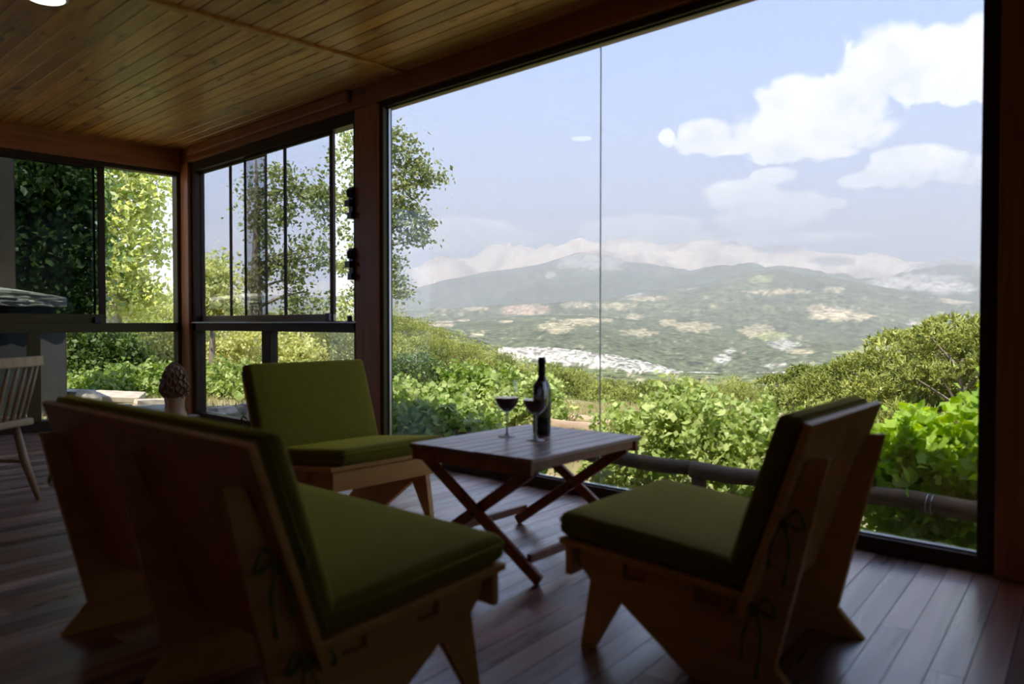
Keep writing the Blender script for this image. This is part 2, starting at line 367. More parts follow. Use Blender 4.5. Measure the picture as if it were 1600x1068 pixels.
cut = set(id(b) for b in seen[:300])
rest = MB()
for b in boards:
    dz = R.uniform(-0.0007, 0.0007)
    if id(b) in cut:
        # local frame along the board so the grain follows it
        loc = Vector((b[0], b[1], 0))
        pl = [((Vector(v) - Vector((b[0], b[1]))).dot(ux), (Vector(v) - Vector((b[0], b[1]))).dot(uy)) for v in b[2]]
        o = MB().prism(pl, 2, -0.012, dz).build('floor_board', 'floor', fl); o.location = loc; o.rotation_euler = (0, 0, ang)
    else:
        rest.prism(b[2], 2, -0.012, dz)
tag(rest.build('floor_board_rest', 'floor', fl), kind='stuff')

# ceiling: pine boards running along the window wall, in bays parted by thin battens
ce = tag(MB().box(X0, XW + 0.06, Y0, YW + 0.06, H + 0.014, H + 0.05).build('ceiling', 'plaster'), kind='structure')
CW = 0.098; BAT = [-2.0, 1.05, 4.07]
for i in range(int((XW - X0) / CW) + 1):
    xa = XW + 0.04 - (i + 1) * CW
    if xa < X0 - 0.05: break
    ys = [Y0] + BAT + [YW + 0.04]
    for a, b in zip(ys[:-1], ys[1:]):
        if b < -0.5 : continue
        cm = (xa + CW / 2, (a + b) / 2)
        w = CW / 2 - 0.003; hl = (b - a) / 2 - 0.001
        o = MB().add([(-w-0.0015,-hl,0.012),(-w-0.0015,-hl,0.004),(-w+0.0025,-hl,0),(w-0.0025,-hl,0),(w+0.0015,-hl,0.004),(w+0.0015,-hl,0.012),
                      (-w-0.0015,hl,0.012),(-w-0.0015,hl,0.004),(-w+0.0025,hl,0),(w-0.0025,hl,0),(w+0.0015,hl,0.004),(w+0.0015,hl,0.012)],
                     [(i_, (i_ + 1) % 6, 6 + (i_ + 1) % 6, 6 + i_) for i_ in range(6)] + [(5,4,3,2,1,0),(6,7,8,9,10,11)]).build('ceiling_board', 'pine_ceiling', ce)
        o.location = (cm[0], cm[1], H + R.uniform(0, 0.0015))
for y in BAT[1:]:
    MB().box(X0, XW - 0.03, y - 0.026, y + 0.026, H - 0.016, H + 0.002).build('batten', 'pine_ceiling', ce, bevel=0.004)

# ---- window wall (+X side)
wr = tag(empty('wall_right', (XW, 0, 0)), kind='structure')
def wbox(x0, x1, y0, y1, z0, z1, name, mat, par=wr, off=(XW, 0, 0), bevel=0.004):
    return MB().box(x0 - off[0], x1 - off[0], y0 - off[1], y1 - off[1], z0, z1).build(name, mat, par, bevel=bevel)
wbox(3.20, 3.42, Y0, 7.60, 2.37, H + 0.01, 'header_beam', 'beam')
wbox(3.215, 3.33, 4.37, 4.632, 0.0, 2.37, 'post', 'beam_z')
wbox(3.20, 3.30, 7.24, 7.43, 0.0, 2.37, 'corner_post', 'beam_z')
wbox(3.20, 3.42, 0.44, 0.735, 0.0, 2.37, 'post', 'beam_z')
wbox(3.30, 3.42, Y0, 0.44, 0.0, 2.37, 'panel', 'beam_z')
wbox(3.17, 3.20, 4.66, 7.2, 2.42, H - 0.001, 'cove_moulding', 'beam', bevel=0.008)
# window_1: the big fixed glazing
w1 = tag(empty('window_1', (XW, 0.8, 0)), kind='structure')
o1 = (XW, 0.8, 0)
def w1b(*a, name='frame', mat='alu', bevel=0.003): return wbox(*a, name, mat, w1, o1, bevel)
w1b(3.235, 3.31, 0.735, 4.37, 0.0, 0.060, name='bottom_rail')
w1b(3.235, 3.31, 0.735, 4.37, 2.334, 2.37, name='top_rail')
w1b(3.235, 3.31, 0.735, 0.800, 0.060, 2.334, name='side_stile')
w1b(3.235, 3.31, 4.336, 4.37, 0.060, 2.334, name='side_stile', mat='olive_alu')
w1b(3.272, 3.29, 4.324, 4.337, 0.060, 2.334, name='glazing_strip', mat='steel')
w1b(3.262, 3.28, 0.80, 4.336, 0.060, 0.068, name='glazing_strip', mat='steel')
w1b(3.262, 3.28, 0.80, 4.336, 2.326, 2.334, name='glazing_strip', mat='olive_alu')
w1b(3.287, 3.293, 0.801, 2.555, 0.069, 2.325, name='pane', mat='pane', bevel=0)
w1b(3.287, 3.293, 2.561, 4.335, 0.069, 2.325, name='pane', mat='pane', bevel=0)
w1b(3.2865, 3.2935, 2.5563, 2.5597, 0.069, 2.325, name='silicone_joint', mat='joint', bevel=0)
# window_2: sashes above a rail, fixed panes below, last bay slid open
w2 = tag(empty('window_2', (XW, 4.65, 0)), kind='structure'); o2 = (XW, 4.65, 0)
def w2b(*a, name='frame', mat='alu', bevel=0.003): return wbox(*a, name, mat, w2, o2, bevel)
w2b(3.235, 3.33, 4.632, 7.24, 0.0, 0.088, name='bottom_rail')
w2b(3.235, 3.33, 4.632, 7.24, 0.835, 0.900, name='middle_rail')
w2b(3.225, 3.335, 4.632, 7.24, 0.900, 0.918, name='sill_track', mat='sill')
w2b(3.215, 3.24, 4.632, 7.24, 0.902, 0.910, name='track_strip', mat='steel')
w2b(3.235, 3.33, 4.632, 7.24, 2.285, 2.37, name='top_rail')
w2b(3.235, 3.33, 7.175, 7.24, 0.088, 2.285, name='side_stile')
w2b(3.235, 3.33, 4.632, 4.68, 0.088, 2.285, name='side_stile')
w2b(3.25, 3.32, 5.86, 6.00, 0.088, 0.835, name='mullion')
w2b(3.287, 3.293, 4.68, 5.86, 0.089, 0.834, name='pane', mat='pane', bevel=0)
w2b(3.287, 3.293, 6.00, 7.175, 0.089, 0.834, name='pane', mat='pane', bevel=0)
def sash(par, a0, a1, pos, z0, z1, axis, off, pane='pane2', bars=(), w=0.022, endw=(0.022, 0.022), bot=0.04):
    """sliding sash; axis 0 runs along y at x = pos, axis 1 runs along x at y = pos"""
    d = 0.012
    def P(lo, hi, za, zb, name, mat, th=d, bev=0.002):
        if axis == 0: b = (pos - th - off[0], pos + th - off[0], lo - off[1], hi - off[1], za, zb)
        else: b = (lo - off[0], hi - off[0], pos - th - off[1], pos + th - off[1], za, zb)
        return MB().box(*b).build(name, mat, s, bevel=bev)
    s = empty('sash', (0, 0, 0), 0, par)
    P(a0, a1, z0, z0 + bot, 'sash_rail', 'sill' if axis == 0 else 'olive_alu'); P(a0, a1, z1 - 0.02, z1, 'sash_rail', 'alu')
    P(a0, a0 + endw[0], z0 + bot, z1 - 0.02, 'sash_stile', 'alu'); P(a1 - endw[1], a1, z0 + bot, z1 - 0.02, 'sash_stile', 'alu')
    P(a0 + endw[0], a1 - endw[1], z0 + bot, z1 - 0.02, 'pane', pane, 0.003, 0)
    for b, bw in bars: P(b - bw / 2, b + bw / 2, z0 + bot, z1 - 0.02, 'sash_stile', 'alu', 0.008)
    return s
sash(w2, 4.965, 6.29, 3.268, 0.918, 2.285, 0, o2, bars=((5.645, 0.028),), endw=(0.045, 0.004), bot=0.05)
sash(w2, 6.00, 7.175, 3.300, 0.918, 2.285, 0, o2, bars=((6.61, 0.028),), endw=(0.004, 0.006), bot=0.05)
for y, z, s_ in ((5.00, 0.945, 0.045), (4.73, 0.925, 0.03)):
    MB().box(-0.05, -0.02, y - 4.65 - s_ / 2, y - 4.65 + s_ / 2, z - 0.03, z + 0.03).build('roller_latch', 'black', w2, bevel=0.006)
for z0 in (1.72, 1.30):            # two folding catches fixed to the post
    m = MB(); m.box(-0.075, -0.03, -0.02, 0.03, z0 - 0.10, z0 + 0.12)
    m.box(-0.10, -0.06, -0.015, 0.045, z0 - 0.015, z0 + 0.03); m.box(-0.095, -0.06, -0.03, 0.02, z0 - 0.10, z0 - 0.055)
    m.lathe([(0.016, -0.03), (0.02, -0.01), (0.02, 0.02), (0.012, 0.03)], 12, (-0.085, 0.005, z0 + 0.075))
    m.build('folding_catch', 'black', w2, bevel=0.003)

# ---- far wall (+Y side)
wf = tag(empty('wall_back', (0, YW, 0)), kind='structure'); of = (0, YW, 0)
def fb(*a, name='frame', mat='alu', par=wf, bevel=0.003): return wbox(*a, name, mat, par, of, bevel)
fb(X0 - 0.1, 3.20, 7.38, 7.60, 2.30, H + 0.01, name='header_beam', mat='beam_x', bevel=0.006)
fb(X0 - 0.1, 0.20, 7.40, 7.60, 0.0, 2.30, name='panel', mat='beam_z')
w3 = tag(empty('window_3', (0, YW, 0)), kind='structure')
def w3b(*a, name='frame', mat='alu', bevel=0.003): return wbox(*a, name, mat, w3, of, bevel)
w3b(0.20, 3.20, 7.40, 7.50, 0.0, 0.085, name='bottom_rail')
w3b(0.20, 3.20, 7.40, 7.50, 0.822, 0.905, name='middle_rail', mat='olive_alu')
w3b(0.20, 3.20, 7.40, 7.50, 2.262, 2.30, name='top_rail')
w3b(3.167, 3.20, 7.40, 7.50, 0.085, 2.262, name='side_stile', mat='olive_alu')
w3b(0.20, 0.24, 7.40, 7.50, 0.085, 2.262, name='side_stile')
w3b(1.945, 2.03, 7.41, 7.49, 0.085, 0.822, name='mullion', mat='olive_alu')
w3b(0.24, 1.945, 7.447, 7.453, 0.086, 0.821, name='pane', mat='pane_dark', bevel=0)
w3b(2.03, 3.167, 7.447, 7.453, 0.086, 0.821, name='pane', mat='pane_low', bevel=0)
sash(w3, 1.30, 2.545, 7.425, 0.905, 2.262, 1, of, 'pane_dark', endw=(0.03, 0.055), bot=0.075)
sash(w3, 0.24, 2.480, 7.475, 0.905, 2.262, 1, of, 'pane_low', bars=((1.32, 0.03),), endw=(0.03, 0.012), bot=0.075)
MB().box(2.44, 2.50, -0.06, -0.03, 0.90, 0.96).build('roller_latch', 'black', w3, bevel=0.006)
# the two walls behind the camera
tag(MB().box(X0 - 0.1, X0, Y0 - 0.1, YW, 0.0, H + 0.01).build('wall_left', 'beam_z'), kind='structure')
wn = tag(empty('wall_front', (0, Y0, 0)), kind='structure')
for a in ((X0, 3.42, 0.0, 0.75), (X0, 3.42, 2.30, H + 0.01), (X0, -1.2, 0.75, 2.30), (3.1, 3.42, 0.75, 2.30)):
    MB().box(a[0], a[1], -0.1, 0.0, a[2], a[3]).build('panel', 'beam_z', wn)
w4 = tag(empty('added_fill_window', (0, Y0, 0)), kind='structure')  # window added behind the camera to fill the furniture backs with daylight
for a in ((-1.2, 3.1, 0.75, 0.80), (-1.2, 3.1, 2.25, 2.30), (-1.2, -1.15, 0.80, 2.25), (3.05, 3.1, 0.80, 2.25), (0.9, 0.97, 0.80, 2.25)):
    MB().box(a[0], a[1], -0.08, -0.02, a[2], a[3]).build('frame', 'alu', w4, bevel=0.003)
for a in ((-1.15, 0.9), (0.97, 3.05)): MB().box(a[0], a[1], -0.053, -0.047, 0.80, 2.25).build('pane', 'pane_dim', w4)
tag(MB().box(X0 - 0.4, 3.52, Y0 - 0.4, YW + 0.30, H + 0.06, H + 0.16).build('roof', 'roof'), kind='structure')
tag(MB().box(X0 - 0.1, 3.44, Y0 - 0.1, YW + 0.18, -1.3, -0.12).build('foundation', 'concrete'), kind='structure')

# ------------------------------------------------------------------ seating of slotted plywood
PANEL = [(-0.014, 0), (0.277, 0), (0.480, 0.149), (0.567, 0), (0.606, 0), (0.575, 0.19), (0.610, 0.232), (0.612, 0.2877),
         (0.470, 0.2744), (0.470, 0.215), (0.405, 0.215), (0.405, 0.2683), (0.265, 0.2552), (0.265, 0.196), (0.200, 0.196), (0.200, 0.2491),
         (0.122, 0.2417), (-0.017, 0.588), (-0.062, 0.592), (0.060, 0.078)]
def slope_z(v): return 0.263 + (v - 0.125) * 0.094      # the underside of the seat cushion
def ribbon(par, pts, w=0.011):
    m = MB(); pts = [Vector(p) for p in pts]
    sm = []
    for i in range(len(pts) - 1):
        p0, p1, p2, p3 = pts[max(i - 1, 0)], pts[i], pts[i + 1], pts[min(i + 2, len(pts) - 1)]
        for t in np.linspace(0, 1, 6, endpoint=False):
            sm.append(0.5 * ((2 * p1) + (-p0 + p2) * t + (2 * p0 - 5 * p1 + 4 * p2 - p3) * t * t + (-p0 + 3 * p1 - 3 * p2 + p3) * t ** 3))
    sm.append(pts[-1])
    m.tube(sm, [w * 0.5 * (0.8 + 0.3 * math.sin(i * 1.3)) for i in range(len(sm))], 5)
    return m.build('ribbon_tie', 'ribbon', par, smooth=True)
def bow(par, u, v, z, sgn, drop):
    """a knotted tie: two loops and two hanging tails on the outside of the frame"""
    o = 0.02 * sgn
    ribbon(par, [(u - o * 0.6, v + 0.03, z + 0.01), (u + o, v, z), (u + o * 2.2, v - 0.04, z + 0.035), (u + o * 2, v - 0.055, z - 0.01), (u + o, v, z), (u + o * 2, v + 0.035, z + 0.025), (u + o * 2.2, v + 0.05, z - 0.015), (u + o, v + 0.004, z)])
    ribbon(par, [(u + o, v, z), (u + o * 1.8, v - 0.02, z - drop * 0.4), (u + o * 1.4, v - 0.005, z - drop)])
    ribbon(par, [(u + o, v, z), (u + o * 1.8, v + 0.02, z - drop * 0.35), (u + o * 1.5, v + 0.03, z - drop * 0.75)])
def seating(name, loc, rz, hb, hp, hc, n_panels, seat_w=None, seat_u=0.0, back_lift=0.0, ties=(-1, 1)):
    """local axes: x = across, y = the way it faces, z = up"""
    t = empty(name, loc, rz)
    th = 0.014
    for i in range(n_panels):
        u = -hp + 2 * hp * i / (n_panels - 1)
        MB().prism(PANEL, 0, u - th, u + th).build('side_panel', 'chair', t, bevel=0.002)
    # cross rails lying in the slots, one more across the front
    for v0, z0 in ((0.207, 0.197), (0.412, 0.216)):
        MB().box(-hp - th + 0.018, hp + th - 0.018, v0 - 0.006, v0 + 0.057, z0, z0 + 0.051).build('cross_rail', 'chair_edge', t, bevel=0.002)
    MB().box(-hb + 0.015, hb - 0.015, 0.6145, 0.6345, 0.205, 0.287).build('front_rail', 'chair_edge', t, bevel=0.002)
    # seat board and back board
    m = MB(); m.prism([(0.118, slope_z(0.118) - 0.020), (0.645, slope_z(0.645) - 0.020), (0.645, slope_z(0.645) - 0.002), (0.118, slope_z(0.118) - 0.002)], 0, -hb, hb)
    m.build('seat_board', 'chair_edge', t, bevel=0.002)
    tb = 0.0185; y0, z0, y1, z1 = 0.1237, 0.197, -0.039, 0.672
    nl = Vector((z1 - z0, y0 - y1)).normalized()
    MB().prism([(y0, z0), (y0 + nl.x * tb, z0 + nl.y * tb), (y1 + nl.x * tb, z1 + nl.y * tb), (y1, z1)], 0, -hb, hb).build('back_board', 'chair', t, bevel=0.002)
    sw = seat_w or 2 * hc
    c = cushion('seat_cushion', sw, 0.545, 0.066, t); a = math.atan(0.094)
    c.location = (seat_u, 0.385, slope_z(0.385) + 0.034); c.rotation_euler = (a, 0, 0)
    dv = Vector((0, -0.127, 0.387)); ln = dv.length; dv.normalize()
    c = cushion('back_cushion', 2 * hc, ln + 0.02, 0.066, t)
    nrm = Vector((0, dv.z, -dv.y)); mid = Vector((0, 0.1065, 0.4895)) - nrm * 0.030 + dv * back_lift
    c.location = mid + Vector((0, 0, 0.004)); c.rotation_euler = (math.atan2(dv.z, dv.y), 0, 0)
    for s in ties:
        bow(t, s * hp + s * 0.015, 0.035, 0.44, s, 0.15); bow(t, s * hp + s * 0.015, 0.10, 0.225, s, 0.17)
    return t
r_ = seating('lounge_chair', (2.061, 0.836, 0), 0.114, 0.321, 0.258, 0.313, 2)
tag(r_, 'olive cushioned plywood lounge chair seen from behind, right of the table', 'chair')
m_ = seating('lounge_chair', (2.10, 3.45, 0), PI + 0.06, 0.325, 0.275, 0.335, 2, seat_w=0.60, seat_u=-0.02, back_lift=0.025)
tag(m_, 'olive cushioned plywood lounge chair facing the camera beside the window post', 'chair')
s_ = seating('loveseat', (0.75, 1.982, 0), -PI / 2 + 0.005, 0.607, 0.543, 0.600, 3)
tag(s_, 'two-seat plywood sofa with olive cushions, its board back turned to the camera at left', 'sofa')

# ------------------------------------------------------------------ folding slatted table
tb = tag(empty('folding_table', (2.325, 2.165, 0), math.radians(5)), 'low folding wooden table with slatted top and crossed legs, carrying the wine', 'table')
TL, TWd, TZ = 0.74, 0.60, 0.44
ns = 9; sw = TWd / ns
for i in range(ns):
    y = -TWd / 2 + sw * (i + 0.5); e = R.uniform(-0.004, 0.004)
    MB().box(-TL / 2 + e, TL / 2 + e, y - sw / 2 + 0.002, y + sw / 2 - 0.002, TZ - 0.018, TZ + R.uniform(-0.001, 0)).build('slat', 'table', tb, bevel=0.003)
for s in (-1, 1):
    MB().box(s * (TL / 2 - 0.02) - 0.012, s * (TL / 2 - 0.02) + 0.012, -TWd / 2 + 0.01, TWd / 2 - 0.01, TZ - 0.062, TZ - 0.019).build('apron', 'table_leg', tb, bevel=0.003)
    MB().box(-TL / 2 + 0.035, TL / 2 - 0.035, s * (TWd / 2 - 0.03) - 0.01, s * (TWd / 2 - 0.03) + 0.01, TZ - 0.05, TZ - 0.0185).build('apron', 'table_leg', tb, bevel=0.003)
    xo = s * (TL / 2 - 0.047)
    MB().bar((xo, 0.265, TZ - 0.045), (xo, -0.300, 0.012), 0.020, 0.042, (0, 1, 0.6)).build('leg', 'table_leg', tb, bevel=0.003)
    xi = s * (TL / 2 - 0.070)
    MB().bar((xi, -0.265, TZ - 0.045), (xi, 0.300, 0.012), 0.020, 0.042, (0, 1, -0.6)).build('leg', 'table_leg', tb, bevel=0.003)
    MB().lathe([(0.007, -0.03), (0.007, 0.03)], 10).build('pivot_bolt', 'black', tb).matrix_local = Matrix.Translation((s * (TL / 2 - 0.058), 0, 0.203)) @ Matrix.Rotation(PI / 2, 4, 'Y')
MB().bar((-TL / 2 + 0.057, -0.245, 0.078), (TL / 2 - 0.057, -0.245, 0.078), 0.02, 0.03).build('stretcher', 'table_leg', tb, bevel=0.002)
MB().bar((-TL / 2 + 0.08, 0.245, 0.078), (TL / 2 - 0.08, 0.245, 0.078), 0.02, 0.03).build('stretcher', 'table_leg', tb, bevel=0.002)

# wine bottle
bt = tag(empty('wine_bottle', (2.470, 2.226, TZ)), 'dark wine bottle standing on the slatted table behind two glasses', 'bottle')
MB().lathe([(0.030, 0.0), (0.0365, 0.004), (0.0375, 0.012), (0.0375, 0.185), (0.0365, 0.198), (0.030, 0.214), (0.020, 0.228), (0.0155, 0.240), (0.0145, 0.262), (0.0142, 0.296), (0.0165, 0.298), (0.0165, 0.306), (0.0145, 0.309), (0.0145, 0.316)], 40).build('glass_body', 'bottle', bt, smooth=True)
MB().lathe([(0.0158, 0.246), (0.0153, 0.262), (0.0150, 0.294), (0.0173, 0.297), (0.0173, 0.307), (0.0155, 0.310), (0.0155, 0.318), (0.012, 0.320)], 32).build('capsule', 'capsule', bt, smooth=True)
lb_ = MB(); k = 40; A0, A1 = math.radians(150), math.radians(350)
lb_.add([(0.0382 * math.cos(A0 + (A1 - A0) * j / k), 0.0382 * math.sin(A0 + (A1 - A0) * j / k), z) for z in (0.070, 0.165) for j in range(k + 1)], [(j, j + 1, k + 2 + j, k + 1 + j) for j in range(k)])
lb_.build('paper_label', 'label', bt, smooth=True)
def wineglass(loc, label):
    g = tag(empty('wine_glass', (*loc, TZ)), label, 'glass', None)
    pr = [(0.036, 0.0), (0.035, 0.002), (0.012, 0.006), (0.0045, 0.014), (0.0038, 0.03), (0.0038, 0.085), (0.006, 0.098)]
    MB().lathe(pr, 32).build('foot', 'footglass', g, smooth=True)
    ou = [(0.006, 0.098), (0.018, 0.104), (0.033, 0.118), (0.044, 0.136), (0.0495, 0.155), (0.0500, 0.172), (0.0475, 0.195), (0.0430, 0.215), (0.0390, 0.232)]
    MB().lathe(ou, 48, cap=False).build('bowl', 'clear', g, smooth=True)
    wi = [(0.001, 0.1005), (0.0165, 0.1055), (0.0318, 0.119), (0.0428, 0.137), (0.0480, 0.152), (0.0486, 0.160)]
    MB().lathe(wi, 48).build('wine', 'wine', g, smooth=False)
    return g
fg, ft_, fb_ = new_mat('stem glass'); fb_.inputs['Transmission Weight'].default_value = 0.45; fb_.inputs['Roughness'].default_value = 0.03; fb_.inputs['Base Color'].default_value = (0.95, 0.95, 0.95, 1); MAT['footglass'] = fg
wineglass((2.313, 2.275), 'glass of red wine farther left, clear of the bottle')
wineglass((2.322, 2.125), 'glass of red wine standing in front of the bottle')

# ------------------------------------------------------------------ carved morel in the corner
mo = tag(empty('mushroom_carving', (3.03, 7.16, 0), 0.3), 'carved wooden morel mushroom standing in the window corner', 'carving')
MB().lathe([(0.125, 0.0), (0.128, 0.02), (0.108, 0.07), (0.088, 0.12), (0.082, 0.18), (0.090, 0.235), (0.080, 0.27)], 28).build('stem', 'morel_stem', mo, smooth=True)
bm = bmesh.new(); bmesh.ops.create_icosphere(bm, subdivisions=5, radius=1.0)
seeds = [Vector((math.sqrt(1 - z * z) * math.cos(a), math.sqrt(1 - z * z) * math.sin(a), z)) for i in range(95) for z, a in ((1 - 2 * (i + 0.5) / 95, i * 2.39996 + R.uniform(-0.1, 0.1)),)]
for v in bm.verts:
    n = v.co.normalized(); ds = sorted((n - s).length for s in seeds)[:2]
    ridge = min(1, (ds[1] - ds[0]) / 0.08)
    t = (n.z + 1) / 2
    rr = 0.128 * (math.sin(PI * min(1, t ** 0.72)) ** 0.62 if t < 1 else 0)
    rr = 0.138 * (max(0.0, 1 - abs(2 * (t ** 0.66) - 1) ** 1.9)) ** 0.62
    q = Vector((n.x, n.y, 0)); q = q.normalized() * rr if q.length > 1e-4 else Vector()
    k_ = 1 - 0.20 * ridge
    v.co = Vector((q.x * k_, q.y * k_, 0.205 + 0.36 * t - (0.012 * ridge if t > 0.9 else 0)))
me = bpy.data.meshes.new('cap'); bm.to_mesh(me); bm.free(); link('cap', me, 'morel_cap', mo)

# ------------------------------------------------------------------ spindle-back chair at the far left
sp = tag(empty('spindle_chair', (0.93, 4.63, 0), math.radians(38)), 'pale wooden spindle-back chair cut off by the left edge of the picture', 'chair')
bm = bmesh.new(); 
MB().prism([(-0.21, -0.21), (0.21, -0.21), (0.225, 0.0), (0.21, 0.2), (-0.21, 0.2), (-0.225, 0.0)], 2, 0.385, 0.42).build('seat', 'light_wood', sp, bevel=0.008)
for a, b in ((-1, -1), (1, -1), (-1, 1), (1, 1)):
    MB().tube([(a * 0.15, b * 0.15, 0.39), (a * 0.175, b * 0.18, 0.2), (a * 0.215, b * 0.225, 0.0)], [0.018, 0.021, 0.013], 12).build('leg', 'light_wood', sp, smooth=True)
for a in (-1, 1): MB().tube([(a * 0.175, -0.18, 0.2), (a * 0.175, 0.18, 0.2)], 0.010, 10).build('stretcher', 'light_wood', sp, smooth=True)
MB().tube([(-0.175, 0, 0.2), (0.175, 0, 0.2)], 0.010, 10).build('stretcher', 'light_wood', sp, smooth=True)
for i in range(8):
    u = -1 + 2 * i / 7
    MB().tube([(u * 0.185, -0.185 + 0.02 * u * u, 0.41), (u * 0.205, -0.225 + 0.03 * u * u, 0.55), (u * 0.225, -0.265 + 0.045 * u * u, 0.69)], [0.008, 0.0105, 0.008], 10).build('spindle', 'light_wood', sp, smooth=True)
m = MB(); n = 12; pts = [(-0.245 + 0.49 * i / n) for i in range(n + 1)]
inn = [(x, -0.255 + 0.85 * x * x) for x in pts]; out = [(x * 1.03, -0.285 + 0.85 * x * x) for x in pts]
m.prism(out + inn[::-1], 2, 0.685, 0.735); m.build('top_rail', 'light_wood', sp, bevel=0.005)

# ------------------------------------------------------------------ ceiling downlight
cl = tag(empty('ceiling_light', (1.235, 4.36, H)), 'round white ceiling lamp at the top left edge', 'lamp')
MB().lathe([(0.088, -0.022), (0.100, -0.018), (0.104, 0.0)], 40).build('rim', 'white', cl, smooth=True)
MB().lathe([(0.080, -0.026), (0.086, -0.022)], 40).build('diffuser', 'lamp', cl)

# ================================================================== outdoors
def vnoise(x, y, seed=0):
    xi = np.floor(x).astype(np.int64); yi = np.floor(y).astype(np.int64); xf = x - xi; yf = y - yi
    def h(a, b):
        n = (a * 374761393 + b * 668265263 + seed * 982451653) & 0xffffffff
        n = ((n ^ (n >> 13)) * 1274126177) & 0xffffffff
        return ((n ^ (n >> 16)) & 0xffff) / 65535.0
    u = xf * xf * (3 - 2 * xf); v = yf * yf * (3 - 2 * yf)
    return (h(xi, yi) * (1 - u) + h(xi + 1, yi) * u) * (1 - v) + (h(xi, yi + 1) * (1 - u) + h(xi + 1, yi + 1) * u) * v
def fbm(x, y, seed=0, octv=5):
    s = 0; a = 0.5
    for i in range(octv): s = s + a * (vnoise(x * 2 ** i + 17.3 * i, y * 2 ** i - 9.1 * i, seed + i) - 0.5) * 2; a *= 0.5
    return s
def sstep(x, a, b): t = np.clip((x - a) / (b - a), 0, 1); return t * t * (3 - 2 * t)
# crest lines of the hills one behind another: bearing (as tangent, in 1/1250) -> rise, with the distance of each
CREST = [
 (30,  [(-2500, 560), (0, 560), (500, 560), (610, 575), (700, 600), (850, 632), (1100, 640), (1350, 640), (1500, 640), (2600, 640)]),
 (160, [(-2500, 430), (-400, 440), (100, 452), (250, 452), (330, 480), (560, 484), (606, 482), (640, 489), (680, 503), (720, 522), (760, 542), (800, 553), (900, 578), (1000, 590), (1100, 594), (1250, 602), (1380, 604), (1600, 600), (2600, 590)]),
 (800, [(-2500, 500), (400, 510), (600, 520), (700, 530), (780, 545), (850, 541), (950, 552), (1010, 565), (1060, 579), (1150, 585), (1300, 575), (1400, 585), (1600, 575), (2600, 570)]),
 (2000, [(-2500, 490), (500, 500), (640, 503), (700, 505), (760, 498), (850, 491), (940, 494), (1000, 500), (1060, 497), (1120, 505), (1250, 520), (1400, 530), (1600, 525), (2600, 520)]),
 (4200, [(-2500, 470), (500, 485), (700, 485), (850, 478), (930, 470), (1000, 457), (1090, 447), (1150, 431), (1180, 423), (1215, 421), (1255, 429), (1310, 437), (1400, 451), (1460, 463), (1540, 474), (1700, 480), (2600, 470)]),
 (6500, [(-2500, 440), (500, 465), (640, 455), (700, 437), (760, 425), (820, 417), (870, 406), (905, 394), (945, 398), (980, 409), (1040, 419), (1080, 424), (1105, 417), (1140, 423), (1200, 432), (1300, 440), (1380, 436), (1430, 425), (1480, 414), (1540, 418), (1700, 425), (2600, 430)]),
 (9500, [(-2500, 430), (500, 452), (606, 441), (640, 428), (670, 412), (700, 405), (735, 403), (770, 390), (805, 384), (840, 390), (870, 393), (905, 390), (930, 394), (965, 384), (990, 380), (1020, 386), (1060, 389), (1090, 380), (1113, 375), (1150, 383), (1180, 394), (1215, 388), (1240, 389), (1262, 399), (1300, 404), (1350, 402), (1400, 408), (1440, 411), (1490, 406), (1540, 412), (1700, 415), (2600, 425)]),
]
TREE_H = 5.6
def crest_tan(k, azv):
    t = np.tan(azv) * 1250 + 800
    r, pts = CREST[k]; xs = np.array([p[0] for p in pts], float); ys = np.array([p[1] for p in pts], float)
    j = (fbm(t / 46, t * 0 + k * 3.1, 40 + k, 4) * (2.2 if k >= 3 else 0)) if k >= 3 else 0
    return (505 - np.interp(t, xs, ys) + j) / 1250 * np.cos(azv)
def near_h(x, y):
    """the ground close to the house"""
    base = np.full_like(x, -1.0)
    base += 1.0 * sstep(y, 5.9, 7.3)
    base = np.maximum(base, -1.0 + 0.86 * sstep(x, 5.35, 5.6) * sstep(y, 3.9, 4.6))
    return base + 0.05 * fbm(x * 0.8, y * 0.8, 3, 3)
def ground_h(x, y):
    x = np.asarray(x, float); y = np.asarray(y, float)
    r = np.hypot(x, y); azv = np.arctan2(x * RT.x + y * RT.y, x * FW.x + y * FW.y)
    lr = np.log(np.maximum(r, 1.0))
    a, b = np.log(30), np.log(160); t = np.clip((lr - a) / (b - a), 0, 1)
    tn = crest_tan(0, azv) * (1 - t) + crest_tan(1, azv) * t
    far = 0.9 + tn * np.maximum(r, 30) - TREE_H - 0.22 * np.maximum(r - 165, 0) + fbm(x / 14, y / 14, 5, 4) * 1.2
    r0 = np.where(azv < -0.28, 15.0, 9.5)
    w = sstep(r, r0, 30.0) 
    return near_h(x, y) * (1 - w) + far * w
AZ = np.radians(np.arange(-74, 62.01, 0.17))
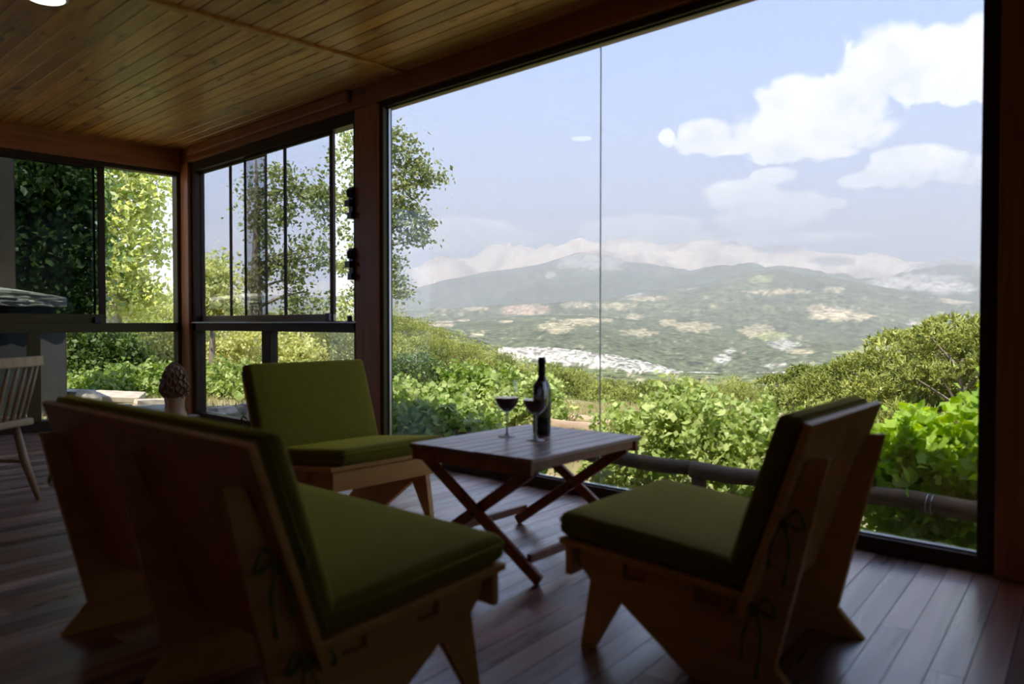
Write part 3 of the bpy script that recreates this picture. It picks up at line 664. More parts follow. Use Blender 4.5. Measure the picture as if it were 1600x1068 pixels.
def hills_mat(name, scale, rough_amt):
    m, t, b = new_mat(name); Nn = t.nodes; Ln = t.links
    at = Nn.new('ShaderNodeAttribute'); at.attribute_name = 'ground_colour'
    tcn = Nn.new('ShaderNodeTexCoord')
    n = Nn.new('ShaderNodeTexNoise'); n.inputs['Scale'].default_value = scale; n.inputs['Detail'].default_value = 4; n.inputs['Roughness'].default_value = 0.7; Ln.new(tcn.outputs['Object'], n.inputs['Vector'])
    mr_ = Nn.new('ShaderNodeMapRange'); Ln.new(n.outputs[0], mr_.inputs[0]); mr_.inputs[1].default_value = 0.35; mr_.inputs[2].default_value = 0.65; mr_.inputs[3].default_value = 1 - rough_amt; mr_.inputs[4].default_value = 1 + rough_amt
    mm = Nn.new('ShaderNodeMix'); mm.data_type = 'RGBA'; mm.blend_type = 'MULTIPLY'; mm.inputs[0].default_value = 1
    Ln.new(at.outputs['Color'], mm.inputs[6]); Ln.new(mr_.outputs[0], mm.inputs[7]); Ln.new(mm.outputs[2], b.inputs['Base Color'])
    b.inputs['Roughness'].default_value = 1.0; b.inputs['Specular IOR Level'].default_value = 0.0
    return m
# bare patches, fields and rock (bearing, rise, half sizes as read in the photograph) -> ground colour where they lie
FOREST = np.array([0.125, 0.14, 0.07]); TAN = np.array([0.62, 0.52, 0.33]); ROCK = np.array([0.66, 0.62, 0.56]); FIELD = np.array([0.40, 0.42, 0.18]); RED = np.array([0.55, 0.40, 0.28])
PATCH = [ # x, y, rx, ry, colour, band, softness / speckle
 (1280,484,20,10,TAN,4,.3),(1318,494,54,7,TAN,4,.3),(1300,490,34,10,TAN,4,.3),
 (1185,516,32,10,TAN,4,.9),(1205,525,30,8,FIELD,4,.8),(1225,538,26,9,ROCK,4,.9),(1252,549,24,4,TAN,4,.6),
 (1340,550,42,3,FIELD,4,.3),(1378,544,46,5,FIELD,4,.3),(1425,537,44,5,FIELD,4,.3),(1462,530,22,4,TAN,4,.4),(1440,466,0,0,TAN,4,.5),(1500,468,34,7,TAN,4,.5),
 (1215,455,50,5,TAN,4,.9),(1188,437,22,6,FIELD,4,.4),(1305,452,20,5,TAN,4,.8),(1430,505,20,4,ROCK,4,.8),(1505,510,22,6,ROCK,4,.9),
 (1085,510,38,9,TAN,4,.9),(1045,505,14,6,TAN,3,.9),(870,512,28,9,TAN,3,.7),(905,503,34,6,TAN,3,.8),(930,500,30,4,TAN,3,.8),(990,495,14,4,TAN,3,.6),
 (770,468,32,5,RED,4,.6),(745,482,24,4,TAN,4,.6),(820,484,42,9,RED,4,.3),(700,478,22,6,TAN,4,.9),(905,476,30,5,TAN,4,.9),(990,456,16,9,ROCK,4,.9),(1010,466,40,4,TAN,4,.8),(965,478,34,5,TAN,4,.9),
 (1130,560,14,8,ROCK,3,.8),(1140,548,10,6,ROCK,3,.9),(1330,580,26,8,ROCK,2,.9),(1210,570,20,3,ROCK,3,.9),(1000,520,30,6,TAN,3,.95),
 (745,523,13,2.5,TAN,3,.2),(790,502,12,1.5,TAN,3,.2),(690,506,20,5,TAN,3,.6),(725,500,10,2,TAN,3,.4),
 (645,514,14,8,RED,1,.4),(1000,575,10,8,ROCK,1,.8),(1110,592,14,5,ROCK,1,.8),(1300,593,16,5,ROCK,1,.8),
 (925,408,60,14,ROCK,5,.85),(1000,400,0,0,ROCK,5,.5),(1450,440,60,14,ROCK,5,.6),(1390,443,40,12,ROCK,5,.5),(1480,450,50,8,ROCK,5,.6),(860,430,10,6,ROCK,5,.8)]
def make_band(k, name, rows, cols=AZ):
    """terrain between crest k-1 and crest k"""
    rk, r1 = CREST[k - 1][0], CREST[k][0]
    t = np.linspace(0, 1, rows); t = np.concatenate([t, [1.05, 1.2]])
    A, T = np.meshgrid(cols, t)
    lo, hi = crest_tan(k - 1, A), crest_tan(k, A)
    TT = np.clip(T, 0, 1)
    Rr = rk * (r1 / rk) ** T
    shape = TT ** 1.1
    tn = lo + (hi - lo) * shape
    if k >= 2: tn = tn - 0.045 * sstep(TT, 0, 0.08) * (1 - sstep(TT, 0.10, 0.42)) * (1.0 if k < 4 else 0.6)
    X = Rr * (FW.x * np.cos(A) + RT.x * np.sin(A)); Y = Rr * (FW.y * np.cos(A) + RT.y * np.sin(A))
    s = r1 / 9.0
    rid = 1 - np.abs(fbm(X / s + 5, Y / s - 3, 60 + k, 6)) * 2.2
    rid2 = 1 - np.abs(fbm(X / (s * 0.35), Y / (s * 0.35), 80 + k, 5)) * 2
    env = np.sin(PI * np.clip(TT, 0, 1)) ** 0.7
    amp = {1: 0, 2: 0.010, 3: 0.008, 4: 0.018, 5: 0.024, 6: 0.034}[k]
    tn = tn + amp * env * (rid - 0.55) * 0.8 + amp * 0.35 * (env + 0.12) * (rid2 - 0.5)
    tn = tn - np.where(T > 1, (T - 1) * 0.5, 0)
    if k == 2: tn = tn - (TREE_H + 3) / Rr * (1 - sstep(TT, 0.05, 0.35))
    Z = 0.9 + tn * Rr
    if k == 1: Z = ground_h(X, Y)
    V = np.stack([X, Y, Z], -1).reshape(-1, 3)
    nr, nc = A.shape; i = np.arange(nr - 1)[:, None] * nc + np.arange(nc - 1)[None, :]
    F = np.stack([i, i + nc, i + nc + 1, i + 1], -1).reshape(-1, 4)
    me = raw_mesh(name, V, F, 4)
    # colours of the ground, with relief shading painted in on the farthest band
    PX = 800 + 1250 * np.tan(A); PY = 505 - (Z - 0.9) / Rr / np.cos(A) * 1250
    f1 = fbm(X / (s * 0.5), Y / (s * 0.5), 90 + k, 5); f2 = fbm(PX / 9, PY / 4, 120 + k, 5); f3 = fbm(PX / 3.2, PY / 2.0, 140 + k, 3)
    C = FOREST[None, None, :] * (1 + 0.35 * f1[..., None] + 0.25 * f2[..., None])
    if k == 1: C = C * 1.2
    if k >= 2:
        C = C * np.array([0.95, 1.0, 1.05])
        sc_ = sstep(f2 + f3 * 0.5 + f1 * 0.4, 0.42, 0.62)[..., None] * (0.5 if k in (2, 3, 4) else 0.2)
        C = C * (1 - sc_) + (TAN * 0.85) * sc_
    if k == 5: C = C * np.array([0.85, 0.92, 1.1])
    if k == 2:   # pale karst along the crest
        mid = np.interp(PX, [790, 850, 950, 1010, 1060], [549, 553, 564, 573, 581]); hw = np.interp(PX, [770, 800, 900, 1000, 1070], [0, 11, 14, 11, 1])
        d = 1 - np.abs(PY - mid) / np.maximum(hw, 0.1)
        w = sstep(d + f3 * 0.6 + f2 * 0.3, 0.0, 0.25) * (hw > 0.5); w = w * np.clip(0.75 + f3 * 1.2, 0.25, 1)
        C = C * (1 - w[..., None]) + ROCK * 0.85 * (1 + 0.6 * f3[..., None]) * w[..., None]
    if k == 6:   # bare high mountains, darker mottling painted in as shading of the relief
        w = sstep(1 - np.abs(f1) * 0.2 + 0.3 * f2, 0.6, 0.9)
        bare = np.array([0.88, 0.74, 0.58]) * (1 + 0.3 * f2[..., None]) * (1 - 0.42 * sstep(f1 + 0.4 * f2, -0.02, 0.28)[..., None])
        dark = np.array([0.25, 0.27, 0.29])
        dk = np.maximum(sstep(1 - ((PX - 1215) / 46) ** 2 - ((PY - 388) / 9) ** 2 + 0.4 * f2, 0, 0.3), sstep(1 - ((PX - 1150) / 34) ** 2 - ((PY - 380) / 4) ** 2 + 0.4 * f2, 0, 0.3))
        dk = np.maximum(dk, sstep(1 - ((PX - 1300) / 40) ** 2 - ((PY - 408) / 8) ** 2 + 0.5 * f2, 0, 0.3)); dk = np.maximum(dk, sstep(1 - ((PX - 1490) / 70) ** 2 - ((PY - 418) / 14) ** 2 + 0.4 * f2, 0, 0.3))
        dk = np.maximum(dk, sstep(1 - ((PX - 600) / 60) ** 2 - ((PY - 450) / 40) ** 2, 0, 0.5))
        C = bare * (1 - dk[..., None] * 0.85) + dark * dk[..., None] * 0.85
    for (px, py, rx, ry, col, bk, sp_) in PATCH:
        if rx == 0 or (bk != k and not (bk in (2, 3, 4) and k in (2, 3, 4))): continue
        d = 1 - ((PX - px) / rx) ** 2 - ((PY - py) / ry) ** 2
        w = sstep(d + (f2 * 0.9 + f3 * 0.9) * sp_, 0.0, 0.25) * (np.abs(PX - px) < rx * 1.6) * (np.abs(PY - py) < ry * 2.2)
        w = (w * (1 - sp_ * 0.35 * (f3 > 0)))[..., None]
        w = w * (0.85 - 0.3 * sp_)
        C = C * (1 - w) + col * (1 + 0.25 * f2[..., None]) * w
    C = np.clip(C, 0.01, 0.95)
    at = me.color_attributes.new('ground_colour', 'FLOAT_COLOR', 'POINT')
    at.data.foreach_set('color', np.concatenate([C.reshape(-1, 3), np.ones((C.size // 3, 1))], 1).astype(np.float32).ravel())
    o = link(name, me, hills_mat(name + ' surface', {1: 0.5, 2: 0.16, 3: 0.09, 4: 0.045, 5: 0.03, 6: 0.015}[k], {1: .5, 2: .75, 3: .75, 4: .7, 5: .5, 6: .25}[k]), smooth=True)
    tag(o, kind='structure'); return o
# near ground
n_ = 150
rr_ = np.concatenate([np.linspace(2.2, 14, 60), np.geomspace(14.3, 30, 24)]); A, RR = np.meshgrid(np.radians(np.arange(-180, 180.1, 0.8)), rr_)
X = RR * (FW.x * np.cos(A) + RT.x * np.sin(A)); Y = RR * (FW.y * np.cos(A) + RT.y * np.sin(A)); Z = ground_h(X, Y)
Z = np.where((X < 3.5) & (Y < 7.66), np.minimum(Z, -1.0), Z)
nr, nc = A.shape; i = np.arange(nr - 1)[:, None] * nc + np.arange(nc - 1)[None, :]
me = raw_mesh('ground', np.stack([X, Y, Z], -1).reshape(-1, 3), np.stack([i, i + nc, i + nc + 1, i + 1], -1).reshape(-1, 4), 4)
tag(link('ground', me, plain('near soil', (0.26, 0.23, 0.12), 0.95, var=0.35, vscale=2.5), smooth=True), kind='structure')
make_band(1, 'near_hillside', 60)
make_band(2, 'karst_ridge_terrain', 90)
make_band(3, 'valley_terrain', 90)
make_band(4, 'green_mountain_terrain', 120)
make_band(5, 'blue_mountain_terrain', 80)
make_band(6, 'pale_mountain_terrain', 70)

# ---- foliage makers
def leaf_quads(P, size, rg, flat=0.0, aspect=0.62):
    """folded two-triangle leaves at points P; returns V, F(tri), tone per vertex"""
    n = len(P); d = rg.normal(size=(n, 3)); d[:, 2] *= (1 - flat); d /= np.linalg.norm(d, axis=1)[:, None] + 1e-9
    e = rg.normal(size=(n, 3)); e -= (e * d).sum(1)[:, None] * d; e /= np.linalg.norm(e, axis=1)[:, None] + 1e-9
    nn = np.cross(d, e); s = (size * rg.uniform(0.65, 1.3, n))[:, None]
    V = np.stack([P - d * s * 0.5, P + e * s * 0.5 * aspect + nn * s * 0.10, P + d * s * 0.5, P - e * s * 0.5 * aspect + nn * s * 0.10], 1).reshape(-1, 3)
    b = np.arange(n)[:, None] * 4; F = np.concatenate([b + [0, 1, 2], b + [0, 2, 3]], 1).reshape(-1, 3)
    return V, F, np.repeat(rg.uniform(0, 0.999, n), 4)
def foliage_obj(name, P, size, mat, parent, seed, flat=0.0, aspect=0.62, kind='stuff'):
    size = size * 0.66
    rg = np.random.default_rng(seed); V, F, T = leaf_quads(P, size, rg, flat, aspect)
    me = raw_mesh(name, V, F, 3); a = me.attributes.new('tone', 'FLOAT', 'POINT'); a.data.foreach_set('value', T.astype(np.float32))
    o = link(name, me, mat, parent)
    if kind: o['kind'] = kind
    return o
def clump_points(blobs, per, rg, csize):
    """leaf positions in small clumps spread over ellipsoid shells: blob = (x,y,z, rx,ry,rz, number of clumps)"""
    out = []; centres = []
    for (x, y, z, rx, ry, rz, n) in blobs:
        q = rg.normal(size=(n, 3)); q /= np.linalg.norm(q, axis=1)[:, None]; q *= (rg.uniform(0.15, 1, n) ** 0.45)[:, None]
        c = q * [rx, ry, rz] + [x, y, z]; centres.append(c)
        p = rg.normal(size=(n, per, 3)) * csize * rg.uniform(0.5, 1.2, (n, 1, 1)) * [1, 1, 0.7]
        out.append((c[:, None, :] + p).reshape(-1, 3))
    return np.concatenate(out), np.concatenate(centres)
def tree(name, base, height, blobs, per, lsize, csize, mat, bark, label, cat='tree', group=None, seed=1, r0=0.12, lean=(0, 0), n_branch=26, thin=1.0):
    rg = np.random.default_rng(seed); t = tag(empty(name, base), label, cat, group)
    bx, by, bz = base; lb = [(x - bx, y - by, z - bz, a, b, c, n) for x, y, z, a, b, c, n in blobs]
    lb = [b[:6] + (max(5, int(b[6] * thin)),) for b in lb]
    P, C = clump_points(lb, per, rg, csize)
    m = MB(); top = Vector((lean[0], lean[1], height))
    trunk = [Vector((top.x * (s ** 1.3) + 0.05 * math.sin(s * 7 + seed) * height / 6, top.y * (s ** 1.3) + 0.05 * math.cos(s * 5 + seed) * height / 6, height * s)) for s in np.linspace(0, 1, 9)]
    trunk[0] = Vector((0, 0, -0.15)); m.tube(trunk, [r0 * (1 - 0.88 * s) for s in np.linspace(0, 1, 9)], 8)
    m.build('trunk', bark, t, smooth=True)
    b = MB()
    for c in C[rg.permutation(len(C))[:n_branch]]:
        c = Vector(c); s = min(0.95, max(0.12, (c.z - 0.35 * (c.xy - top.xy * (c.z / height)).length) / height)); i = int(s * 8); f = s * 8 - i; a = trunk[i].lerp(trunk[min(i + 1, 8)], f)
        mid = a.lerp(c, 0.5) + Vector((0, 0, 0.06 * (c - a).length)); w = r0 * (1 - 0.85 * s) * 0.4
        b.tube([a, mid, c], [w, w * 0.6, w * 0.2], 5)
    b.build('branches', bark, t, smooth=True)['kind'] = 'stuff'
    foliage_obj('foliage', P, lsize, mat, t, seed + 5)
    return t
def at(px, py, dist_axis, val):
    """world point on the plane x = val (axis 0), y = val (1) or z = val (2) along a bearing"""
    d = FW * 1250 + RT * (px - 800) + Vector((0, 0, 505 - py)); t = (val - EYE[dist_axis]) / d[dist_axis]; return EYE + d * t
def on_r(px, py, r):
    d = FW * 1250 + RT * (px - 800) + Vector((0, 0, 505 - py)); t = r / math.hypot(d.x, d.y); return EYE + d * t
def gz(x, y): return float(ground_h(np.array([x]), np.array([y]))[0])
def blob(px, py, r, hw, hh, n, depth=None):
    p = on_r(px, py, r); s = math.hypot(p.x, p.y) / 1250 * math.sqrt(1 + ((px - 800) / 1250) ** 2) ** -1 * (1 + ((px - 800) / 1250) ** 2) ** 0.5
    return (p.x, p.y, p.z, hw * s * 0.9, hw * s * 0.9, hh * s * 0.9, n)
def tree_at(name, px, r, ytop, blobs, **kw):
    p = on_r(px, 505, r); z0 = gz(p.x, p.y); top = on_r(px, ytop, r)
    return tree(name, (p.x, p.y, z0), top.z - z0, [blob(*b) for b in blobs], **kw)

# two poplars beyond the small window and the post
tree_at('poplar_tree', 402, 15.0, 250, [(435,280,15,38,36,30),(470,320,15,40,40,30),(425,350,15,42,40,34),(478,400,15,42,40,36),(430,430,15,44,34,34),(475,470,15,40,26,26),(392,320,15,16,50,16),(395,440,15,26,40,20)],
        per=34, lsize=0.13, csize=0.15, mat='poplar', bark='bark', label='open-crowned poplar seen through the sliding sashes of the small window', seed=21, r0=0.14, thin=0.5)
tree_at('poplar_tree', 572, 14.0, 130, [(560,150,14,50,50,40),(620,230,14,26,34,24),(645,262,14,24,26,18),(672,275,14,24,15,12),(625,310,14,34,40,34),(655,345,14,24,22,16),(652,374,14,18,12,9),(600,360,14,30,40,24),(612,430,14,16,34,14),(628,452,14,9,16,6),(560,250,14,44,50,40),(548,320,14,36,60,30),(555,420,14,36,50,26),(500,290,14,18,22,10),(505,330,14,14,40,12),(540,480,14,36,30,20)],
        per=34, lsize=0.12, csize=0.13, mat='poplar', bark='bark', label='tall poplar reaching out from behind the brown window post', seed=22, r0=0.15, n_branch=40, thin=0.72)
tree_at('walnut_tree', 332, 12.5, 400, [(335,425,12.5,26,26,22),(325,455,12.5,30,30,26),(350,475,12.5,30,22,20)],
        per=40, lsize=0.12, csize=0.14, mat='tree', bark='bark', label='low leafy tree at the left side of the small window', seed=23, r0=0.06)
# plane tree filling the open bay of the far window, and the dark one left of it
tree_at('plane_tree', 176, 13.5, 180, [(185,280,13.5,42,40,44),(235,290,13.5,34,34,26),(200,345,13.5,44,36,44),(215,395,13.5,44,34,40),(190,440,13.5,36,34,34),(225,462,13.5,22,26,18),(190,480,13.5,34,20,20),(185,210,13.5,60,50,40)],
        per=40, lsize=0.15, csize=0.17, mat='tree', bark='bark_pale', label='sunlit plane tree in the open bay of the far window', seed=24, r0=0.17, n_branch=40, thin=0.55)
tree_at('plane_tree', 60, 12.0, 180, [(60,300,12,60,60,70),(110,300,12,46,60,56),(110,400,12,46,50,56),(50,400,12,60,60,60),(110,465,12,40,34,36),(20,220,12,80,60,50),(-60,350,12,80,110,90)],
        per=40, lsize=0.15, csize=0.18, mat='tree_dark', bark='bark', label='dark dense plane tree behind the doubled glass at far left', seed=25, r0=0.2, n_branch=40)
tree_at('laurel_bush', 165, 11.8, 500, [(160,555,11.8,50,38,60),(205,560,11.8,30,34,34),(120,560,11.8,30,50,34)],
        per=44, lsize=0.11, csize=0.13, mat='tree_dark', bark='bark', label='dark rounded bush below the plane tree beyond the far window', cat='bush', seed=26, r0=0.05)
tree_at('hazel_bush', 255, 13.5, 510, [(255,545,13.5,26,36,34),(285,560,13.5,26,34,26)], per=40, lsize=0.10, csize=0.13, mat='shrub', bark='bark', label='pale green bush beside the corner post beyond the far window', cat='bush', seed=27, r0=0.04)
tree_at('hazel_bush', 360, 14.0, 500, [(340,545,14,44,34,50),(395,545,14,34,34,34)], per=42, lsize=0.11, csize=0.15, mat='tree', bark='bark', label='green bush behind the left lower pane of the small window', cat='bush', seed=28, r0=0.05)
tree_at('hazel_bush', 470, 13.0, 500, [(450,550,13,34,40,44),(475,560,13,30,30,30)], per=42, lsize=0.11, csize=0.14, mat='tree', bark='bark', label='green bush behind the right lower pane of the small window', cat='bush', seed=29, r0=0.05)
tree_at('hazel_bush', 525, 16.0, 505, [(515,545,16,34,34,40),(555,550,16,30,34,30)], per=42, lsize=0.10, csize=0.15, mat='shrub', bark='bark_pale', label='yellowish bush beside the window post in the small window', cat='bush', seed=30, r0=0.05)
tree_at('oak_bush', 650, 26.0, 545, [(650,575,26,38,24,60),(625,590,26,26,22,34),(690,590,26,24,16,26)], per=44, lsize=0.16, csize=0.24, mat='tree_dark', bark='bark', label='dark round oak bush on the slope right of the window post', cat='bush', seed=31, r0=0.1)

# ---- grapevines: canes, some large leaves as parts, the mass of leaves as one part
LEAF = []
for k in range(4):
    rg = random.Random(k); pts = []; nl = 15
    for j in range(nl):
        a = -PI * 0.5 + 2 * PI * j / nl + PI / nl
        lobe = 0.78 + 0.22 * abs(math.cos(2.5 * (a - PI / 2))) * (1 if j % 2 else 0.82)
        if j in (0, nl - 1): lobe *= 0.62
        pts.append((math.cos(a) * lobe * 0.5, math.sin(a) * lobe * 0.5, rg.uniform(-0.03, 0.03) + 0.16 * (math.cos(a) ** 2) - 0.10))
    me = bpy.data.meshes.new('vine_leaf'); me.from_pydata([(0, -0.05, 0)] + pts, [], [(0, 1 + j, 1 + (j + 1) % nl) for j in range(nl)])
    a_ = me.attributes.new('tone', 'FLOAT', 'POINT'); a_.data.foreach_set('value', [0.15 + 0.23 * k] * (nl + 1))
    LEAF.append(me)
LEAFM = {}
for mt in ('vine', 'vine_bright'):
    LEAFM[mt] = []
    for me in LEAF: c = me.copy(); c.materials.append(MAT[mt]); LEAFM[mt].append(c)
def vine(base, blobs, label, mat='vine', seed=1, per=26, lsize=0.085, csize=0.09, n_big=110, canes=9):
    rg = np.random.default_rng(seed); bz = gz(base[0], base[1]); t = tag(empty('grapevine', (base[0], base[1], bz)), label, 'vine')
    lb = [(x - base[0], y - base[1], z - bz, a, b, c, n) for x, y, z, a, b, c, n in blobs]
    P, C = clump_points(lb, per, rg, csize)
    sh = []
    for b in lb:
        for _ in range(5):
            a = rg.uniform(0, 2 * PI); q = rg.uniform(0.2, 0.9); h0 = b[2] + b[5] * 0.7; dx, dy = rg.normal(size=2) * 0.05
            for u in np.linspace(0, 1, 7): sh.append([(b[0] + math.cos(a) * q * b[3] + dx * u, b[1] + math.sin(a) * q * b[4] + dy * u, h0 + u * rg.uniform(0.06, 0.16))] + rg.normal(size=(5, 3)) * 0.028)
    P = np.concatenate([P] + [np.asarray(q_).reshape(-1, 3) for q_ in sh])
    P = P[P[:, 2] > 0.03]
    hmax = max(z + c * 0.6 for x, y, z, a, b, c, n in lb)
    m = MB(); m.tube([(0, 0, -0.1), (0.04, 0.02, hmax * 0.3), (-0.02, 0.05, hmax * 0.6), (0.02, 0, hmax * 0.85)], [0.035, 0.028, 0.024, 0.014], 7); m.build('stem', 'bark', t, smooth=True)
    for c in C[rg.permutation(len(C))[:canes]]:
        c = Vector(c); a = Vector((0, 0.02, hmax * 0.5)); md = a.lerp(c, 0.5) + Vector((0, 0, 0.08))
        MB().tube([a, md, c, c + Vector((rg.uniform(-.05, .05), rg.uniform(-.05, .05), 0.08))], [0.009, 0.006, 0.004, 0.002], 5).build('cane', 'cane', t, smooth=True)
    # the leaves nearest to the house are separate
    cc = np.array([b[:3] for b in lb]); wts = np.array([b[6] for b in lb], float); wts /= wts.sum()
    n = 0
    for q in range(n_big * 3):
        if n >= n_big: break
        b = lb[rg.choice(len(lb), p=wts)]
        d = rg.normal(size=3); d /= np.linalg.norm(d)
        w = Vector((base[0] + b[0], base[1] + b[1], 0)); tow = (Vector((0, 0, 0.9)) - w); tow.z = 0; tow.normalize()
        if d[0] * tow.x + d[1] * tow.y < 0.0 and d[2] < 0.35: continue
        p = Vector((b[0] + d[0] * b[3] * 1.02, b[1] + d[1] * b[4] * 1.02, b[2] + d[2] * b[5] * 1.02))
        if p.z < 0.05: continue
        o = bpy.data.objects.new('leaf', R.choice(LEAFM[mat])); COL.objects.link(o); o.parent = t; o.location = p
        nd = Vector((d[0] * 0.6 + rg.normal() * 0.45, d[1] * 0.6 + rg.normal() * 0.45, 0.55 + d[2] * 0.4 + rg.normal() * 0.25)).normalized()
        o.rotation_euler = (nd.to_track_quat('Z', 'Y') @ Euler((0, 0, rg.uniform(0, 2 * PI))).to_quaternion()).to_euler()
        s = lsize * rg.uniform(0.8, 1.45); o.scale = (s, s, s); n += 1
    foliage_obj('foliage', P, lsize, mat, t, seed + 3, aspect=0.85)
    return t
VB = {
 'grapevine right of the glass joint, tallest of the sunlit row': dict(base=(5.35, 3.55), seed=41, blobs=[(5.3,3.85,-0.10,.34,.34,.32,60),(5.35,3.5,-0.03,.36,.38,.36,70),(5.3,3.3,0.20,.22,.22,.18,30),(5.25,3.75,-0.3,.3,.4,.2,36)]),
 'grapevine behind the right-hand chair cushion': dict(base=(5.3, 2.75), seed=42, blobs=[(5.3,2.95,0.02,.34,.36,.30,60),(5.3,2.6,-0.08,.36,.36,.28,60),(5.25,2.75,-0.35,.3,.4,.16,30)]),
 'grapevine mostly hidden behind the right-hand chair back': dict(base=(5.2, 2.1), seed=43, n_big=50, blobs=[(5.2,2.15,-0.05,.36,.36,.32,70)]),
 'bright green grapevine at the right end of the big window': dict(base=(5.0, 1.3), seed=44, mat='vine_bright', lsize=0.10, n_big=200, blobs=[(4.95,1.55,0.02,.34,.28,.34,80),(5.0,1.15,0.12,.36,.32,.42,100),(4.95,0.8,0.2,.36,.30,.42,60),(4.9,1.35,-0.38,.3,.5,.16,40)]),
 'grapevine just behind the wine bottle': dict(base=(5.95, 5.55), seed=45, blobs=[(5.95,5.42,0.06,.30,.26,.24,50),(5.95,5.65,0.10,.34,.32,.26,60),(5.7,5.75,-0.02,.34,.3,.22,40)]),
 'grapevine behind the two wine glasses': dict(base=(5.9, 6.2), seed=46, blobs=[(5.9,6.0,0.13,.32,.34,.28,60),(5.95,6.4,0.10,.34,.34,.28,60),(5.6,6.3,-0.05,.3,.3,.2,36)]),
 'shaded grapevine low between the middle chair and the table': dict(base=(4.75, 5.25), seed=47, lsize=0.10, n_big=160, blobs=[(4.7,5.0,-0.22,.38,.40,.28,70),(4.75,5.45,-0.15,.38,.40,.32,70),(4.7,4.6,-0.35,.3,.4,.2,36)]),
 'grapevine right beside the window post': dict(base=(4.9, 6.1), seed=48, lsize=0.10, n_big=120, blobs=[(4.8,5.95,-0.12,.40,.38,.30,70),(5.1,6.5,0.0,.40,.40,.28,70)]),
 'grapevine low in the right lower pane of the small window': dict(base=(4.9, 8.3), seed=49, blobs=[(4.9,7.9,0.10,.40,.42,.26,70),(4.8,8.6,0.10,.42,.42,.28,70)]),
 'grapevine low in the left lower pane of the small window': dict(base=(4.7, 9.6), seed=50, n_big=60, blobs=[(4.7,9.3,0.10,.42,.42,.28,70),(4.4,9.8,0.10,.42,.42,.26,70)]),
 'grapevine in the far window just left of the morel carving': dict(base=(3.9, 10.2), seed=51, n_big=60, blobs=[(4.0,10.2,0.10,.42,.42,.28,70),(3.4,10.3,0.05,.42,.42,.26,70)]),
 'grapevine over the pale stone slab beyond the far window': dict(base=(2.7, 10.8), seed=52, n_big=40, blobs=[(2.9,10.6,-0.02,.42,.36,.22,60),(2.4,11.0,0.0,.5,.36,.24,60)]),
}
for lab, kw in VB.items(): vine(label=lab, **kw)

# ---- low shrubs on the slope beneath the log rail
for i, (x, y, lab) in enumerate([(6.1, 3.4, 'pale low shrub under the log rail near the glass joint'), (6.2, 2.6, 'pale low shrub under the log rail left of the right-hand chair'), (5.9, 1.9, 'pale low shrub under the log rail behind the chair back'), (5.9, 1.3, 'pale low shrub under the log rail at the right end'), (5.6, 0.8, 'pale low shrub below the bright vine at the right edge'), (5.3, 4.4, 'low shrub in shade beneath the table edge')]):
    z = gz(x, y); rg = np.random.default_rng(70 + i); t = tag(empty('low_shrub', (x, y, z)), lab, 'shrub')
    P, C = clump_points([(0, 0, 0.10, 0.62, 0.62, 0.26, 110)], 26, rg, 0.09); P = P[P[:, 2] > -0.02]
    b = MB()
    for c in C[:14]: b.tube([(0, 0, -0.05), tuple(np.array(c) * 0.5 + [0, 0, 0.03]), tuple(c)], [0.012, 0.008, 0.003], 5)
    b.build('branches', 'cane', t, smooth=True)['kind'] = 'stuff'; foliage_obj('foliage', P, 0.055, 'shrub', t, 90 + i, aspect=0.5)

# ---- log rail outside the window
rl = tag(empty('log_rail', (4.5, 2.2, 0)), 'weathered round log rail on short posts outside the big window', 'rail')
def logpts(y0, y1, n=14, w=0.008, z=0.0): return [(w * math.sin(i * 1.7), y0 + (y1 - y0) * i / (n - 1), z + w * math.cos(i * 2.3)) for i in range(n)]
MB().tube(logpts(-2.9, 0.55, z=-0.04), [0.052 + 0.004 * math.sin(i * 2.1) for i in range(14)], 12).build('rail_log', 'log', rl, smooth=True)
MB().tube(logpts(0.56, 3.2, z=-0.04), [0.047 + 0.004 * math.sin(i * 1.1) for i in range(14)], 12).build('rail_log', 'log', rl, smooth=True)
for y in (-2.1, 0.5, 2.9):
    MB().tube([(0.0, y, gz(4.5, 2.2 + y) - 0.1), (0.005, y, -0.5), (0, y, -0.075)], [0.055, 0.05, 0.048], 10).build('rail_post', 'log', rl, smooth=True)
for y in (1.25, -0.9): MB().tube([(0.0 + 0.053 * math.cos(a), y + a * 0.004, -0.04 + 0.053 * math.sin(a)) for a in np.linspace(0, 4 * PI, 30)], 0.003, 5).build('wire_binding', 'steel', rl, smooth=True)
st = at(1145, 770, 0, 5.0)
tag(MB().tube([(st.x, st.y, gz(st.x, st.y) - 0.05), (st.x, st.y, -0.12)], 0.011, 8).build('stake', 'bark_pale'), 'thin pale stake below the log rail', 'stake')
# two logs edging the terrace
for (x, z, y0, y1, lab) in ((5.78, -0.045, 4.45, 6.5, 'nearer reddish log lying along the terrace edge behind the bottle'), (6.35, -0.02, 4.7, 6.9, 'farther pale log lying along the terrace edge behind the bottle')):
    L_ = y1 - y0; o = MB().tube([(0.006 * math.sin(i), -L_ / 2 + L_ * i / 9, 0.005 * math.cos(i * 2)) for i in range(10)], [0.058 + 0.005 * math.sin(i * 1.9) for i in range(10)], 12).build('border_log', 'log_sunlit', smooth=True)
    o.location = (x, (y0 + y1) / 2, gz(x, (y0 + y1) / 2) + 0.055); tag(o, lab, 'log')

